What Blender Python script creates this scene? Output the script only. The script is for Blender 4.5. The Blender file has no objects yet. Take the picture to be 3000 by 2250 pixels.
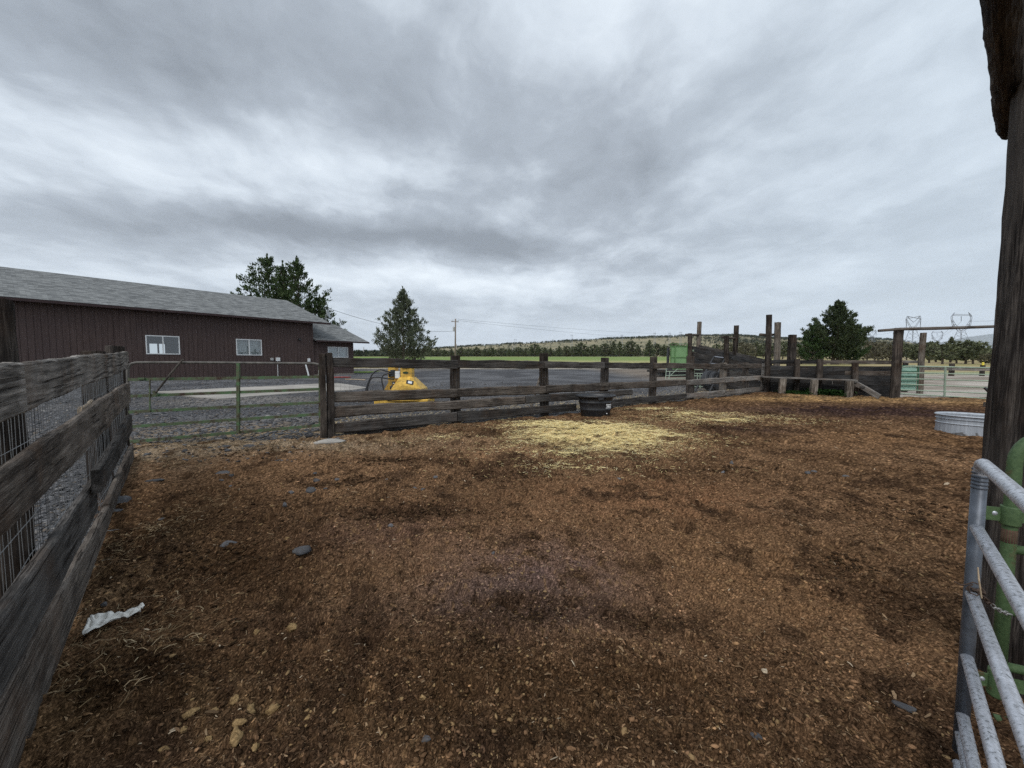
import bpy, math, random
import numpy as np
from mathutils import Vector, Matrix

RND = random.Random(11)
RS = np.random.RandomState(5)
SC = bpy.context.scene
COL = SC.collection

# ------------------------------------------------------------------ camera model (photo pixels -> places)
F = 1127.0
HC = 1.5
PT = math.atan(67.0 / F)
CP, SP = math.cos(PT), math.sin(PT)
S = 0.017
CRX = [-3000, 0, 600, 1000, 1100, 1240, 1400, 1600, 1760, 1900, 2000, 2150, 2300, 2420, 2540, 2640, 2720, 2800, 2900, 3100, 5000]
CRY = [1036, 1036, 1036, 1035, 1033, 1026, 1016, 1006, 998, 992, 989, 987, 996, 999, 995, 1002, 1016, 1030, 1036, 1040, 1045]


def sstep(t):
    t = np.clip(t, 0, 1)
    return t * t * (3 - 2 * t)


def terrain(x, y):
    x = np.asarray(x, float)
    y = np.asarray(y, float)
    b = S * np.clip(y, -30, 300)
    b = b + 0.23 * np.exp(-((x + 18) ** 2 + (y - 17.5) ** 2) / 72.0)
    b = b + 0.09 * np.exp(-((x - 10.2) ** 2 + (y - 14.9) ** 2) / 3.0)
    yy = np.maximum(y, 1.0)
    px = 1500 + F * np.clip(x / yy, -3, 3)
    zc = 1.5 + (1058 - np.interp(px, CRX, CRY)) * 1200 / F
    far = S * 300 + (np.maximum(y, 300) - 300) * 0.002
    hill = far + (zc - far) * sstep((y - 330) / 870.0) ** 1.25
    hill = np.where(y > 1200, np.maximum(zc - (y - 1200) * 0.06, -2.0), hill)
    return np.where(y > 300, hill, b)


def tz(x, y):
    return float(terrain(x, y))


def ray(px, py):
    x = (px - 1500) / F
    y = (1125 - py) / F
    return Vector((x, CP + y * SP, -SP + y * CP))


def at(px, py, Y):
    d = ray(px, py)
    return Vector((0, 0, HC)) + d * (Y / d.y)


def G(px, py):
    d = ray(px, py)
    t = HC / (S * d.y - d.z)
    for _ in range(6):
        p = d * t
        zg = tz(p.x, p.y)
        t = (HC - zg) / (-d.z)
    p = d * t
    return Vector((p.x, p.y, tz(p.x, p.y)))


def onp(px, py, A, u, off=0.0):
    """where the pixel's ray meets the upright plane through A along u, moved off metres to its far side"""
    n = Vector((-u.y, u.x, 0))
    d = ray(px, py)
    o = Vector((A.x, A.y, 0)) + n * off
    t = (o.x * n.x + o.y * n.y) / (d.x * n.x + d.y * n.y)
    return Vector((0, 0, HC)) + d * t


def flat(v):
    w = Vector((v.x, v.y, 0))
    w.normalize()
    return w


# ------------------------------------------------------------------ noise
def vnoise(x, y, seed=0):
    xi = np.floor(x).astype(np.int64)
    yi = np.floor(y).astype(np.int64)
    xf = x - xi
    yf = y - yi
    u = xf * xf * (3 - 2 * xf)
    v = yf * yf * (3 - 2 * yf)

    def h(a, b):
        n = (a * 374761393 + b * 668265263 + seed * 974634777) & 0x7fffffff
        n = ((n ^ (n >> 13)) * 1274126177) & 0x7fffffff
        n = n ^ (n >> 16)
        return (n & 0xffff) / 65535.0
    return (h(xi, yi) * (1 - u) + h(xi + 1, yi) * u) * (1 - v) + (h(xi, yi + 1) * (1 - u) + h(xi + 1, yi + 1) * u) * v


def fbm(x, y, o=4, seed=0, g=0.5):
    a, s, t = 1.0, 0.0, 0.0
    for i in range(o):
        s = s + a * vnoise(x, y, seed + i * 17)
        t += a
        a *= g
        x = x * 2.03 + 11.3
        y = y * 2.03 + 5.7
    return s / t


# ------------------------------------------------------------------ object helpers
W = {}


def tag(o, label=None, cat=None, group=None, kind=None):
    if label:
        o['label'] = label
    if cat:
        o['category'] = cat
    if group:
        o['group'] = group
    if kind:
        o['kind'] = kind
    return o


def place(o, M, parent=None):
    W[o.name] = M.copy()
    if parent is not None:
        o.parent = parent
        o.matrix_basis = W[parent.name].inverted() @ M
    else:
        o.matrix_basis = M
    return o


def thing(name, label, cat, loc, group=None, rz=0.0):
    o = bpy.data.objects.new(name, None)
    o.empty_display_size = 0.2
    COL.objects.link(o)
    place(o, Matrix.Translation(Vector(loc)) @ Matrix.Rotation(rz, 4, 'Z'))
    return tag(o, label, cat, group)


class MB:
    def __init__(self):
        self.v = []
        self.f = []

    def add(self, vs, fs):
        b = len(self.v)
        self.v.extend([Vector(p) for p in vs])
        self.f.extend([tuple(i + b for i in q) for q in fs])
        return self

    def hexa(self, p):
        return self.add(p, [(0, 3, 2, 1), (4, 5, 6, 7), (0, 1, 5, 4), (1, 2, 6, 5), (2, 3, 7, 6), (3, 0, 4, 7)])

    def box(self, c, s, M=None, bev=0.0):
        x, y, z = s[0] / 2, s[1] / 2, s[2] / 2
        c = Vector(c)
        if bev <= 0:
            p = [Vector(q) + c for q in [(-x, -y, -z), (x, -y, -z), (x, y, -z), (-x, y, -z), (-x, -y, z), (x, -y, z), (x, y, z), (-x, y, z)]]
            if M is not None:
                p = [M @ q for q in p]
            return self.hexa(p)
        b = min(bev, x * .9, y * .9, z * .9)
        rings = []
        for zz, k in ((-z, b), (-z + b, 0), (z - b, 0), (z, b)):
            X, Y = x - k, y - k
            bb = b if k == 0 else b * .6
            rings.append([(-X + bb, -Y, zz), (X - bb, -Y, zz), (X, -Y + bb, zz), (X, Y - bb, zz), (X - bb, Y, zz), (-X + bb, Y, zz), (-X, Y - bb, zz), (-X, -Y + bb, zz)])
        vs = [Vector(q) + c for r in rings for q in r]
        if M is not None:
            vs = [M @ q for q in vs]
        fs = [tuple(range(7, -1, -1)), tuple(range(24, 32))]
        for r in range(3):
            for i in range(8):
                j = (i + 1) % 8
                fs.append((r * 8 + i, r * 8 + j, r * 8 + 8 + j, r * 8 + 8 + i))
        return self.add(vs, fs)

    def tube(self, pts, r, n=8, cap=True):
        pts = [Vector(p) for p in pts]
        m = len(pts)
        rr = r if isinstance(r, (list, tuple)) else [r] * m
        t0 = (pts[1] - pts[0]).normalized()
        a = Vector((0, 0, 1)) if abs(t0.z) < 0.9 else Vector((1, 0, 0))
        side = t0.cross(a).normalized()
        vs = []
        for i in range(m):
            if i == 0:
                t = pts[1] - pts[0]
            elif i == m - 1:
                t = pts[-1] - pts[-2]
            else:
                t = (pts[i + 1] - pts[i]).normalized() + (pts[i] - pts[i - 1]).normalized()
            t.normalize()
            side = (side - t * side.dot(t)).normalized()
            up = side.cross(t)
            for k in range(n):
                an = 2 * math.pi * k / n
                vs.append(pts[i] + (side * math.cos(an) + up * math.sin(an)) * rr[i])
        fs = []
        for i in range(m - 1):
            for k in range(n):
                k2 = (k + 1) % n
                fs.append((i * n + k, i * n + k2, i * n + n + k2, i * n + n + k))
        if cap:
            fs.append(tuple(range(n - 1, -1, -1)))
            fs.append(tuple(range((m - 1) * n, m * n)))
        return self.add(vs, fs)

    def bar(self, a, b, w, h=None, up=(0, 0, 1)):
        a, b = Vector(a), Vector(b)
        h = h or w
        x = (b - a).normalized()
        up = Vector(up)
        if abs(x.dot(up)) > .95:
            up = Vector((0, 1, 0))
        y = up.cross(x).normalized() * w / 2
        z = x.cross(y).normalized() * h / 2
        return self.hexa([a - y - z, b - y - z, b + y - z, a + y - z, a - y + z, b - y + z, b + y + z, a + y + z])

    def lathe(self, prof, n=24, sx=1.0, sy=1.0, c=(0, 0, 0), closed=False):
        c = Vector(c)
        vs = []
        for (r, z) in prof:
            for k in range(n):
                an = 2 * math.pi * k / n
                vs.append(c + Vector((r * sx * math.cos(an), r * sy * math.sin(an), z)))
        fs = []
        for i in range(len(prof) - 1):
            for k in range(n):
                k2 = (k + 1) % n
                fs.append((i * n + k, i * n + k2, i * n + n + k2, i * n + n + k))
        if closed:
            fs.append(tuple(range(n - 1, -1, -1)))
            fs.append(tuple(range((len(prof) - 1) * n, len(prof) * n)))
        return self.add(vs, fs)

    def build(self, name, mat, parent=None, M=None, smooth=False):
        if M is None:
            c = Vector((0, 0, 0))
            for p in self.v:
                c += p
            c /= max(1, len(self.v))
            M = Matrix.Translation(c)
            vs = [tuple(p - c) for p in self.v]
        else:
            vs = [tuple(p) for p in self.v]
        me = bpy.data.meshes.new(name)
        me.from_pydata(vs, [], self.f)
        if smooth:
            me.polygons.foreach_set('use_smooth', [True] * len(me.polygons))
        me.materials.append(mat)
        me.update()
        o = bpy.data.objects.new(name, me)
        COL.objects.link(o)
        return place(o, M, parent)


def npmesh(name, V, Fq, mat, col=None, parent=None, smooth=False, M=None):
    """mesh from numpy arrays; Fq is (n,3) or (n,4)"""
    me = bpy.data.meshes.new(name)
    nv, nf, k = len(V), len(Fq), Fq.shape[1]
    me.vertices.add(nv)
    me.vertices.foreach_set('co', np.ascontiguousarray(V, dtype=np.float32).ravel())
    me.loops.add(nf * k)
    me.loops.foreach_set('vertex_index', np.ascontiguousarray(Fq, dtype=np.int32).ravel())
    me.polygons.add(nf)
    me.polygons.foreach_set('loop_start', np.arange(0, nf * k, k, dtype=np.int32))
    if smooth:
        me.polygons.foreach_set('use_smooth', np.ones(nf, dtype=bool))
    me.update(calc_edges=True)
    if col is not None:
        a = me.color_attributes.new('Col', 'FLOAT_COLOR', 'POINT')
        c4 = np.ones((nv, 4), dtype=np.float32)
        c4[:, :3] = col
        a.data.foreach_set('color', c4.ravel())
    me.materials.append(mat)
    o = bpy.data.objects.new(name, me)
    COL.objects.link(o)
    return place(o, M or Matrix.Identity(4), parent)


# ------------------------------------------------------------------ materials
class NT:
    def __init__(self, tree):
        self.t = tree
        tree.nodes.clear()

    def n(self, typ, ins=None, **kw):
        nd = self.t.nodes.new(typ)
        for k, v in kw.items():
            setattr(nd, k, v)
        for k, v in (ins or {}).items():
            self.set(nd, k, v)
        return nd

    def set(self, nd, k, v):
        s = nd.inputs[k]
        if hasattr(v, 'is_output') or isinstance(v, bpy.types.NodeSocket):
            self.t.links.new(v, s)
        else:
            if isinstance(v, tuple) and len(v) == 3 and s.type == 'RGBA':
                v = v + (1,)
            s.default_value = v

    def m(self, op, a, b=0.0, c=None):
        nd = self.n('ShaderNodeMath', operation=op)
        self.set(nd, 0, a)
        self.set(nd, 1, b)
        if c is not None:
            self.set(nd, 2, c)
        return nd.outputs[0]

    def mix(self, fac, a, b, blend='MIX'):
        nd = self.n('ShaderNodeMix', data_type='RGBA', blend_type=blend)
        self.set(nd, 'Factor', fac)
        self.set(nd, 6, a)
        self.set(nd, 7, b)
        return nd.outputs[2]

    def ramp(self, fac, stops):
        nd = self.n('ShaderNodeValToRGB')
        e = nd.color_ramp.elements
        while len(e) < len(stops):
            e.new(0.5)
        for i, (p, c) in enumerate(stops):
            e[i].position = p
            e[i].color = (c if isinstance(c, tuple) else (c, c, c)) + (1,)
        self.set(nd, 0, fac)
        return nd.outputs[0]

    def noise(self, vec, scale, detail=4, rough=.5, dist=0.0):
        nd = self.n('ShaderNodeTexNoise', {'Scale': scale, 'Detail': detail, 'Roughness': rough, 'Distortion': dist})
        if vec is not None:
            self.set(nd, 'Vector', vec)
        return nd.outputs[0]

    def map(self, vec, scale=(1, 1, 1), loc=(0, 0, 0), rot=(0, 0, 0)):
        nd = self.n('ShaderNodeMapping', {'Scale': scale, 'Location': loc, 'Rotation': rot})
        self.set(nd, 'Vector', vec)
        return nd.outputs[0]


def newmat(name):
    m = bpy.data.materials.new(name)
    m.use_nodes = True
    t = NT(m.node_tree)
    out = t.n('ShaderNodeOutputMaterial')
    b = t.n('ShaderNodeBsdfPrincipled')
    m.node_tree.links.new(b.outputs[0], out.inputs[0])
    b.inputs['Specular IOR Level'].default_value = 0.3
    return m, t, b


def bump(t, b, h, strength=.5, dist=.01):
    nd = t.n('ShaderNodeBump', {'Strength': strength, 'Distance': dist})
    t.set(nd, 'Height', h)
    t.set(b, 'Normal', nd.outputs[0])


def objco(t):
    return t.n('ShaderNodeTexCoord').outputs['Object']


def geopos(t):
    return t.n('ShaderNodeNewGeometry').outputs['Position']


def plain(name, c, rough=.6, metal=0.0, var=.25, scale=6.0, spec=.3, bmp=0.0):
    m, t, b = newmat(name)
    v = geopos(t)
    n = t.noise(v, scale, 5, .6)
    c2 = tuple(x * (1 - var) for x in c)
    c3 = tuple(min(1, x * (1 + var)) for x in c)
    t.set(b, 'Base Color', t.ramp(n, [(.3, c2), (.7, c3)]))
    t.set(b, 'Roughness', rough)
    t.set(b, 'Metallic', metal)
    t.set(b, 'Specular IOR Level', spec)
    if bmp:
        bump(t, b, t.noise(v, scale * 4, 6, .6), bmp, .004)
    return m


def wood(name, axis, dark, mid, light, ring=0.0, wet=0.0, wear=.5, fine=1.0):
    """weathered timber: grain along the piece's own long axis"""
    m, t, b = newmat(name)
    oi = t.n('ShaderNodeObjectInfo')
    co = objco(t)
    off = t.n('ShaderNodeVectorMath', operation='SCALE')
    t.set(off, 0, (13.0, 7.0, 3.0))
    t.set(off, 'Scale', oi.outputs['Random'])
    ad = t.n('ShaderNodeVectorMath', operation='ADD')
    t.set(ad, 0, co)
    t.set(ad, 1, off.outputs[0])
    co = ad.outputs[0]
    sc = (.9, 1, 1) if axis == 'X' else (1, 1, .9)
    lng = (1.0, 14, 14) if axis == 'X' else (12, 12, 1.0)
    fin = (7, 170, 170) if axis == 'X' else (150, 150, 7)
    g1 = t.noise(t.map(co, lng), 1.6, 7, .62, .6)
    g2 = t.noise(t.map(co, fin), 1.0, 4, .6, .2)
    big = t.noise(co, 1.7, 3, .5)
    blot = t.noise(t.map(co, sc), 5.5, 5, .65)
    g = t.m('ADD', t.m('MULTIPLY', g1, .55), t.m('MULTIPLY', g2, .45))
    if ring:
        w = t.n('ShaderNodeTexWave', {'Scale': 1.0, 'Distortion': 11.0, 'Detail': 3.0, 'Detail Scale': 0.8, 'Detail Roughness': .45},
                wave_type='BANDS', bands_direction='Z' if axis == 'X' else 'X')
        t.set(w, 'Vector', t.map(co, (1.5, 5, 8) if axis == 'X' else (8, 5, 1.5)))
        g = t.m('ADD', t.m('MULTIPLY', g, 1 - ring), t.m('MULTIPLY', w.outputs['Fac'], ring))
    c = t.ramp(g, [(.36, tuple(x * .6 for x in dark)), (.49, tuple(x * .85 for x in mid)), (.64, light)])
    c = t.mix(t.ramp(t.noise(t.map(co, sc, (5, 2, 9)), 2.6, 5, .6), [(.50, 0.0), (.70, .55)]), c, tuple(q * k_ for q, k_ in zip(mid, (1.15, .82, .60))))
    c = t.mix(t.ramp(blot, [(.42, 0.0), (.68, wear)]), c, tuple(x * .45 for x in dark))
    c = t.mix(t.ramp(big, [(.45, 0.0), (.75, .45)]), c, light)
    crack = t.ramp(t.noise(t.map(co, (1.5, 55, 55) if axis == 'X' else (45, 45, 1.5)), 1.0, 3, .5), [(.34, 1.0), (.39, 0.0)])
    c = t.mix(t.m('MULTIPLY', crack, .75), c, (.012, .010, .009))
    val = t.m('ADD', t.m('MULTIPLY', oi.outputs['Random'], .5), .75)
    hsv = t.n('ShaderNodeHueSaturation')
    t.set(hsv, 'Color', c)
    t.set(hsv, 'Value', val)
    t.set(b, 'Base Color', hsv.outputs[0])
    t.set(b, 'Roughness', .88 - wet)
    t.set(b, 'Specular IOR Level', .06)
    h = t.m('SUBTRACT', t.m('ADD', g, t.m('MULTIPLY', g2, .5)), t.m('MULTIPLY', crack, 1.3))
    bump(t, b, h, .7, .006)
    return m


def vcol(name, rough=.9, var=.25, scale=40.0, bmp=.0, spec=.02, transl=0.0, bd=.01):
    m, t, b = newmat(name)
    a = t.n('ShaderNodeVertexColor', layer_name='Col').outputs['Color']
    v = geopos(t)
    n = t.noise(v, scale, 6, .65)
    c = t.mix(1.0, a, t.ramp(n, [(.3, 1 - var), (.7, 1 + var)]), 'MULTIPLY')
    t.set(b, 'Base Color', c)
    t.set(b, 'Roughness', rough)
    t.set(b, 'Specular IOR Level', spec)
    if bmp:
        bump(t, b, n, bmp, bd)
    return m


M_BOARD = wood('weathered_board', 'X', (.036, .030, .026), (.092, .078, .067), (.235, .205, .178))
M_BOARD_G = wood('silver_board', 'X', (.085, .078, .070), (.19, .175, .16), (.34, .32, .295), wear=.35)
M_BOARD_D = wood('dark_board', 'X', (.022, .020, .019), (.060, .056, .053), (.13, .122, .115), wear=.4)
M_BOARD_R = wood('ringed_board', 'X', (.050, .045, .041), (.15, .138, .125), (.31, .285, .26), ring=.12, wear=.6)
M_POST = wood('weathered_post', 'Z', (.018, .0155, .014), (.054, .045, .039), (.15, .125, .106))
M_POST_G = wood('silver_post', 'Z', (.06, .05, .042), (.17, .145, .12), (.36, .32, .275), wear=.55)
M_POST_D = wood('creosote_post', 'Z', (.012, .0105, .0095), (.038, .032, .029), (.125, .107, .093))
M_BOARD_K = wood('black_board', 'X', (.012, .012, .012), (.034, .034, .035), (.085, .083, .082), wear=.4)
M_POLE = wood('pole_timber', 'X', (.035, .030, .027), (.10, .088, .078), (.21, .19, .17))
M_LOG = wood('bark_log', 'X', (.012, .010, .010), (.045, .038, .034), (.13, .11, .095), wear=.8)
M_WIRE = plain('galvanised_wire', (.17, .175, .18), .5, .6, .2, 30)
M_GALV = plain('galvanised_tube', (.52, .54, .58), .42, .55, .28, 22, bmp=.15)
M_GALV_D = plain('dull_galvanised_tube', (.115, .128, .150), .45, .5, .25, 26, bmp=.15)
M_WHITE = plain('white_paint', (.74, .75, .75), .5, 0, .08, 9)
M_BLACK = plain('black_rubber', (.026, .027, .030), .42, 0, .35, 14, spec=.45, bmp=.15)
M_BLACKM = plain('black_metal', (.02, .02, .022), .45, 0, .3, 9, spec=.5)
M_YEL = plain('yellow_paint', (.60, .37, .06), .55, 0, .38, 6, spec=.5)
M_GREEN = plain('green_paint', (.11, .22, .085), .55, 0, .22, 5)
M_MINT = plain('mint_sheet', (.34, .53, .44), .55, 0, .15, 5)
M_DKGRN = plain('dark_green_tube', (.05, .14, .085), .5, 0, .25, 8)
M_PALE = plain('pale_green_tube', (.30, .37, .29), .55, .2, .2, 8)
M_CONC = plain('concrete', (.33, .315, .29), .9, 0, .18, 5, bmp=.3)
M_STEEL = plain('lattice_steel', (.30, .32, .36), .6, .3, .08, 1)
M_UPOLE = plain('utility_pole_wood', (.20, .17, .145), .9, 0, .25, 4)
M_CLOTH = plain('white_cloth', (.76, .74, .69), .9, 0, .10, 18)
M_RED = plain('red_hose', (.26, .05, .042), .5, 0, .2, 8)
M_TRIM = plain('maroon_trim', (.040, .022, .022), .6, 0, .25, 3)
M_DISH = plain('dish_grey', (.40, .42, .44), .5, 0, .1, 4)
M_TAN = plain('bare_wood', (.48, .37, .25), .85, 0, .25, 14)


def mat_rustgreen():
    m, t, b = newmat('rusty_green_paint')
    v = geopos(t)
    n = t.noise(v, 7, 7, .68)
    n2 = t.noise(v, 60, 3, .6)
    c = t.ramp(n, [(.36, (.045, .026, .018)), (.47, (.085, .095, .055)), (.60, (.075, .14, .065))])
    c = t.mix(t.ramp(n2, [(.55, 0.0), (.75, .5)]), c, (.17, .18, .15))
    t.set(b, 'Base Color', c)
    t.set(b, 'Roughness', .75)
    bump(t, b, n2, .2, .002)
    return m


def mat_greenpaint():
    m, t, b = newmat('worn_green_paint')
    v = geopos(t)
    n = t.noise(v, 9, 7, .65)
    n2 = t.noise(v, 70, 4, .6)
    c = t.ramp(n2, [(.3, (.050, .088, .038)), (.7, (.088, .140, .062))])
    c = t.mix(t.ramp(n, [(.60, 0.0), (.70, .9)]), c, (.10, .05, .03))
    t.set(b, 'Base Color', c)
    t.set(b, 'Roughness', .55)
    bump(t, b, n2, .25, .002)
    return m


def mat_worngalv():
    m, t, b = newmat('speckled_galvanised_tube')
    v = geopos(t)
    n = t.noise(v, 95, 4, .6)
    n2 = t.noise(v, 12, 5, .6)
    c = t.ramp(n, [(.34, (.14, .145, .15)), (.44, (.48, .50, .54)), (.70, (.66, .68, .74))])
    c = t.mix(t.ramp(n2, [(.45, 0.0), (.75, .5)]), c, (.30, .31, .33))
    t.set(b, 'Base Color', c)
    t.set(b, 'Metallic', .35)
    t.set(b, 'Roughness', .42)
    bump(t, b, n, .15, .001)
    return m


def mat_trough():
    m, t, b = newmat('galvanised_sheet')
    co = objco(t)
    v = geopos(t)
    n = t.noise(t.map(v, (14, 14, 1.2)), 1.6, 5, .6)
    c = t.ramp(n, [(.3, (.30, .325, .355)), (.7, (.45, .48, .52))])
    mud = t.noise(v, 9, 6, .6)
    z = t.n('ShaderNodeSeparateXYZ')
    t.set(z, 0, co)
    low = t.m('SUBTRACT', 1.0, t.m('MULTIPLY', z.outputs[2], 6.5))
    f = t.ramp(t.m('ADD', mud, t.m('MULTIPLY', low, .28)), [(.62, 0.0), (.70, .85)])
    c = t.mix(f, c, (.075, .065, .055))
    t.set(b, 'Base Color', c)
    t.set(b, 'Metallic', .35)
    t.set(b, 'Roughness', .5)
    return m


def mat_siding():
    m, t, b = newmat('dark_brown_siding')
    v = geopos(t)
    g = t.noise(t.map(v, (9, 9, .5)), 2.0, 6, .6)
    n = t.noise(v, .5, 4, .6)
    c = t.ramp(g, [(.3, (.063, .043, .039)), (.7, (.108, .076, .069))])
    c = t.mix(t.ramp(n, [(.4, 0.0), (.7, .5)]), c, (.075, .057, .056))
    t.set(b, 'Base Color', c)
    t.set(b, 'Roughness', .8)
    t.set(b, 'Specular IOR Level', .12)
    bump(t, b, g, .25, .004)
    return m


def mat_shingle():
    m, t, b = newmat('grey_shingles')
    co = objco(t)
    br = t.n('ShaderNodeTexBrick', {'Scale': 1.0, 'Mortar Size': .006, 'Mortar Smooth': .3, 'Bias': 0.0, 'Brick Width': .30, 'Row Height': .13,
                                    'Color1': (.0, .0, .0, 1), 'Color2': (1, 1, 1, 1), 'Mortar': (0, 0, 0, 1)}, offset=.43)
    t.set(br, 'Vector', co)
    n = t.noise(t.map(co, (2.6, 7.5, 1)), 1.5, 4, .7)
    n2 = t.noise(co, 60, 3, .6)
    f = t.m('ADD', t.m('MULTIPLY', br.outputs['Color'], .5), t.m('MULTIPLY', n, .5))
    c = t.ramp(f, [(.20, (.085, .09, .093)), (.46, (.158, .165, .167)), (.76, (.255, .265, .264))])
    c = t.mix(t.ramp(n2, [(.4, 0.0), (.8, .3)]), c, (.32, .33, .325))
    sp = t.n('ShaderNodeSeparateXYZ')
    t.set(sp, 0, co)
    fr = t.m('FRACT', t.m('DIVIDE', sp.outputs[1], .13))
    c = t.mix(t.ramp(fr, [(.0, .75), (.22, 0.0)]), c, (.06, .062, .065))
    t.set(b, 'Base Color', c)
    t.set(b, 'Roughness', .95)
    t.set(b, 'Specular IOR Level', .05)
    bump(t, b, t.m('ADD', fr, n2), .5, .01)
    return m


def mat_glass(name, tint, trans=.45):
    m = bpy.data.materials.new(name)
    m.use_nodes = True
    t = NT(m.node_tree)
    out = t.n('ShaderNodeOutputMaterial')
    g = t.n('ShaderNodeBsdfGlossy', {'Color': (.9, .92, .95, 1), 'Roughness': .03})
    tr = t.n('ShaderNodeBsdfTransparent', {'Color': tint + (1,)})
    lw = t.n('ShaderNodeLayerWeight', {'Blend': .35})
    mx = t.n('ShaderNodeMixShader')
    t.set(mx, 0, t.m('ADD', t.m('MULTIPLY', lw.outputs['Facing'], .5), .12))
    t.t.links.new(tr.outputs[0], mx.inputs[1])
    t.t.links.new(g.outputs[0], mx.inputs[2])
    t.t.links.new(mx.outputs[0], out.inputs[0])
    return m


M_RUST = mat_rustgreen()
M_PIPE = plain('weathered_pipe', (.115, .108, .098), .7, .1, .45, 9)
M_GRNP = mat_greenpaint()
M_WGALV = mat_worngalv()
M_TROUGH = mat_trough()
M_SIDING = mat_siding()
M_SHINGLE = mat_shingle()
M_GLASS = mat_glass('window_glass', (.75, .8, .82))


def mat_glow(name, c, s):
    m = bpy.data.materials.new(name)
    m.use_nodes = True
    t = NT(m.node_tree)
    out = t.n('ShaderNodeOutputMaterial')
    e = t.n('ShaderNodeEmission', {'Color': c + (1,), 'Strength': s})
    t.t.links.new(e.outputs[0], out.inputs[0])
    return m


M_BLIND = plain('dusty_blind', (.36, .37, .35), .9, 0, .25, 1.5)
M_DAYPANE = mat_glow('daylit_far_window', (.80, .88, .95), .45)

# ------------------------------------------------------------------ wood pieces


def jit(a, seed):
    return (math.sin(a * 12.9898 + seed * 78.233) * 43758.5453) % 1.0 - .5


def board(name, A, B, h0, h1, th, mat, parent=None, rnd=.01, wob=.005, up=None, seg=.12):
    """A, B: middles of the front face at the two ends (left to right as seen from the front)"""
    A, B = Vector(A), Vector(B)
    X = (B - A)
    L = X.length
    X.normalize()
    Z0 = Vector(up) if up else Vector((0, 0, 1))
    Y = Z0.cross(X).normalized()
    Z = X.cross(Y).normalized()
    M = Matrix.Translation((A + B) / 2) @ Matrix((X, Y, Z)).transposed().to_4x4()
    n = max(3, int(L / seg) + 1)
    sd = RND.random() * 50
    mb = MB()
    vs, fs = [], []
    ph1, ph2 = RND.random() * 6, RND.random() * 6
    for i in range(n):
        s = i / (n - 1)
        x = -L / 2 + L * s
        h = (h0 + (h1 - h0) * s) / 2
        wt = wob * (math.sin(x * 2.3 + ph1) + .6 * math.sin(x * 7.1 + ph2) + 1.1 * jit(i, sd))
        wb = wob * (math.sin(x * 1.9 + ph2) + .6 * math.sin(x * 6.3 + ph1) + 1.1 * jit(i + 50, sd))
        wy = wob * .7 * math.sin(x * 1.3 + ph1)
        r = min(rnd, th * .45, h * .8)
        e = 0.0
        if i in (0, n - 1):
            e = (.012 * jit(i + 7, sd)) * (1 if i else -1)
        zt, zb = h + wt, -h + wb
        sec = [(r, zb), (0, zb + r), (0, zt - r), (r, zt), (th - r, zt), (th, zt - r), (th, zb + r), (th - r, zb)]
        for q, (yy, zz) in enumerate(sec):
            vs.append((x + e + (.006 * jit(q + i * 3, sd) if i in (0, n - 1) else 0), yy + wy, zz))
    for i in range(n - 1):
        for k in range(8):
            k2 = (k + 1) % 8
            fs.append((i * 8 + k2, i * 8 + k, i * 8 + 8 + k, i * 8 + 8 + k2))
    fs.append(tuple(range(8)))
    fs.append(tuple(range(n * 8 - 1, n * 8 - 9, -1)))
    mb.add(vs, fs)
    return mb.build(name, mat, parent, M)


def post(name, base, top, r, mat, parent=None, square=False, n=14, sink=.15, taper=.92, rot=0.0, rough=.06, rx=1.0):
    base, top = Vector(base), Vector(top)
    Z = (top - base).normalized()
    base = base - Z * sink
    L = (top - base).length
    X = Vector((math.cos(rot), math.sin(rot), 0))
    X = (X - Z * X.dot(Z)).normalized()
    Y = Z.cross(X)
    M = Matrix.Translation(base) @ Matrix((X, Y, Z)).transposed().to_4x4()
    sd = RND.random() * 60
    rings = max(3, int(L / .14) + 1)
    vs, fs = [], []
    if square:
        c = .82
        sec = [(-1, -c), (-c, -1), (0, -1.0), (c, -1), (1, -c), (1, 0), (1, c), (c, 1), (0, 1), (-c, 1), (-1, c), (-1, 0)]
    else:
        sec = [(math.cos(2 * math.pi * k / n), math.sin(2 * math.pi * k / n)) for k in range(n)]
    m = len(sec)
    prof = [1 + rough * 1.6 * jit(k, sd) for k in range(m)]
    for i in range(rings):
        s = i / (rings - 1)
        k0 = 1 + (taper - 1) * s
        bend = .012 * math.sin(s * 5 + sd)
        for k, (a, b) in enumerate(sec):
            q = r * k0 * prof[k] * (1 + rough * jit(i * 31 + k, sd))
            vs.append((a * q * rx + bend, b * q, L * s + (.014 * jit(k + 3, sd) if i == rings - 1 else 0)))
    for i in range(rings - 1):
        for k in range(m):
            k2 = (k + 1) % m
            fs.append((i * m + k, i * m + k2, i * m + m + k2, i * m + m + k))
    vs.append((0, 0, L + .006))
    t = len(vs) - 1
    for k in range(m):
        fs.append(((rings - 1) * m + k, (rings - 1) * m + (k + 1) % m, t))
    mb = MB()
    mb.add(vs, fs)
    return mb.build(name, mat, parent, M)


def pole(name, pts, r, mat, parent=None, n=10):
    """round timber; local x runs along it"""
    pts = [Vector(p) for p in pts]
    A, B = pts[0], pts[-1]
    X = (B - A).normalized()
    u = Vector((0, 0, 1)) if abs(X.z) < .9 else Vector((0, 1, 0))
    Y = u.cross(X).normalized()
    Z = X.cross(Y)
    M = Matrix.Translation((A + B) / 2) @ Matrix((X, Y, Z)).transposed().to_4x4()
    Mi = M.inverted()
    mb = MB()
    mb.tube([Mi @ p for p in pts], r, n)
    return mb.build(name, mat, parent, M, smooth=True)


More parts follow.
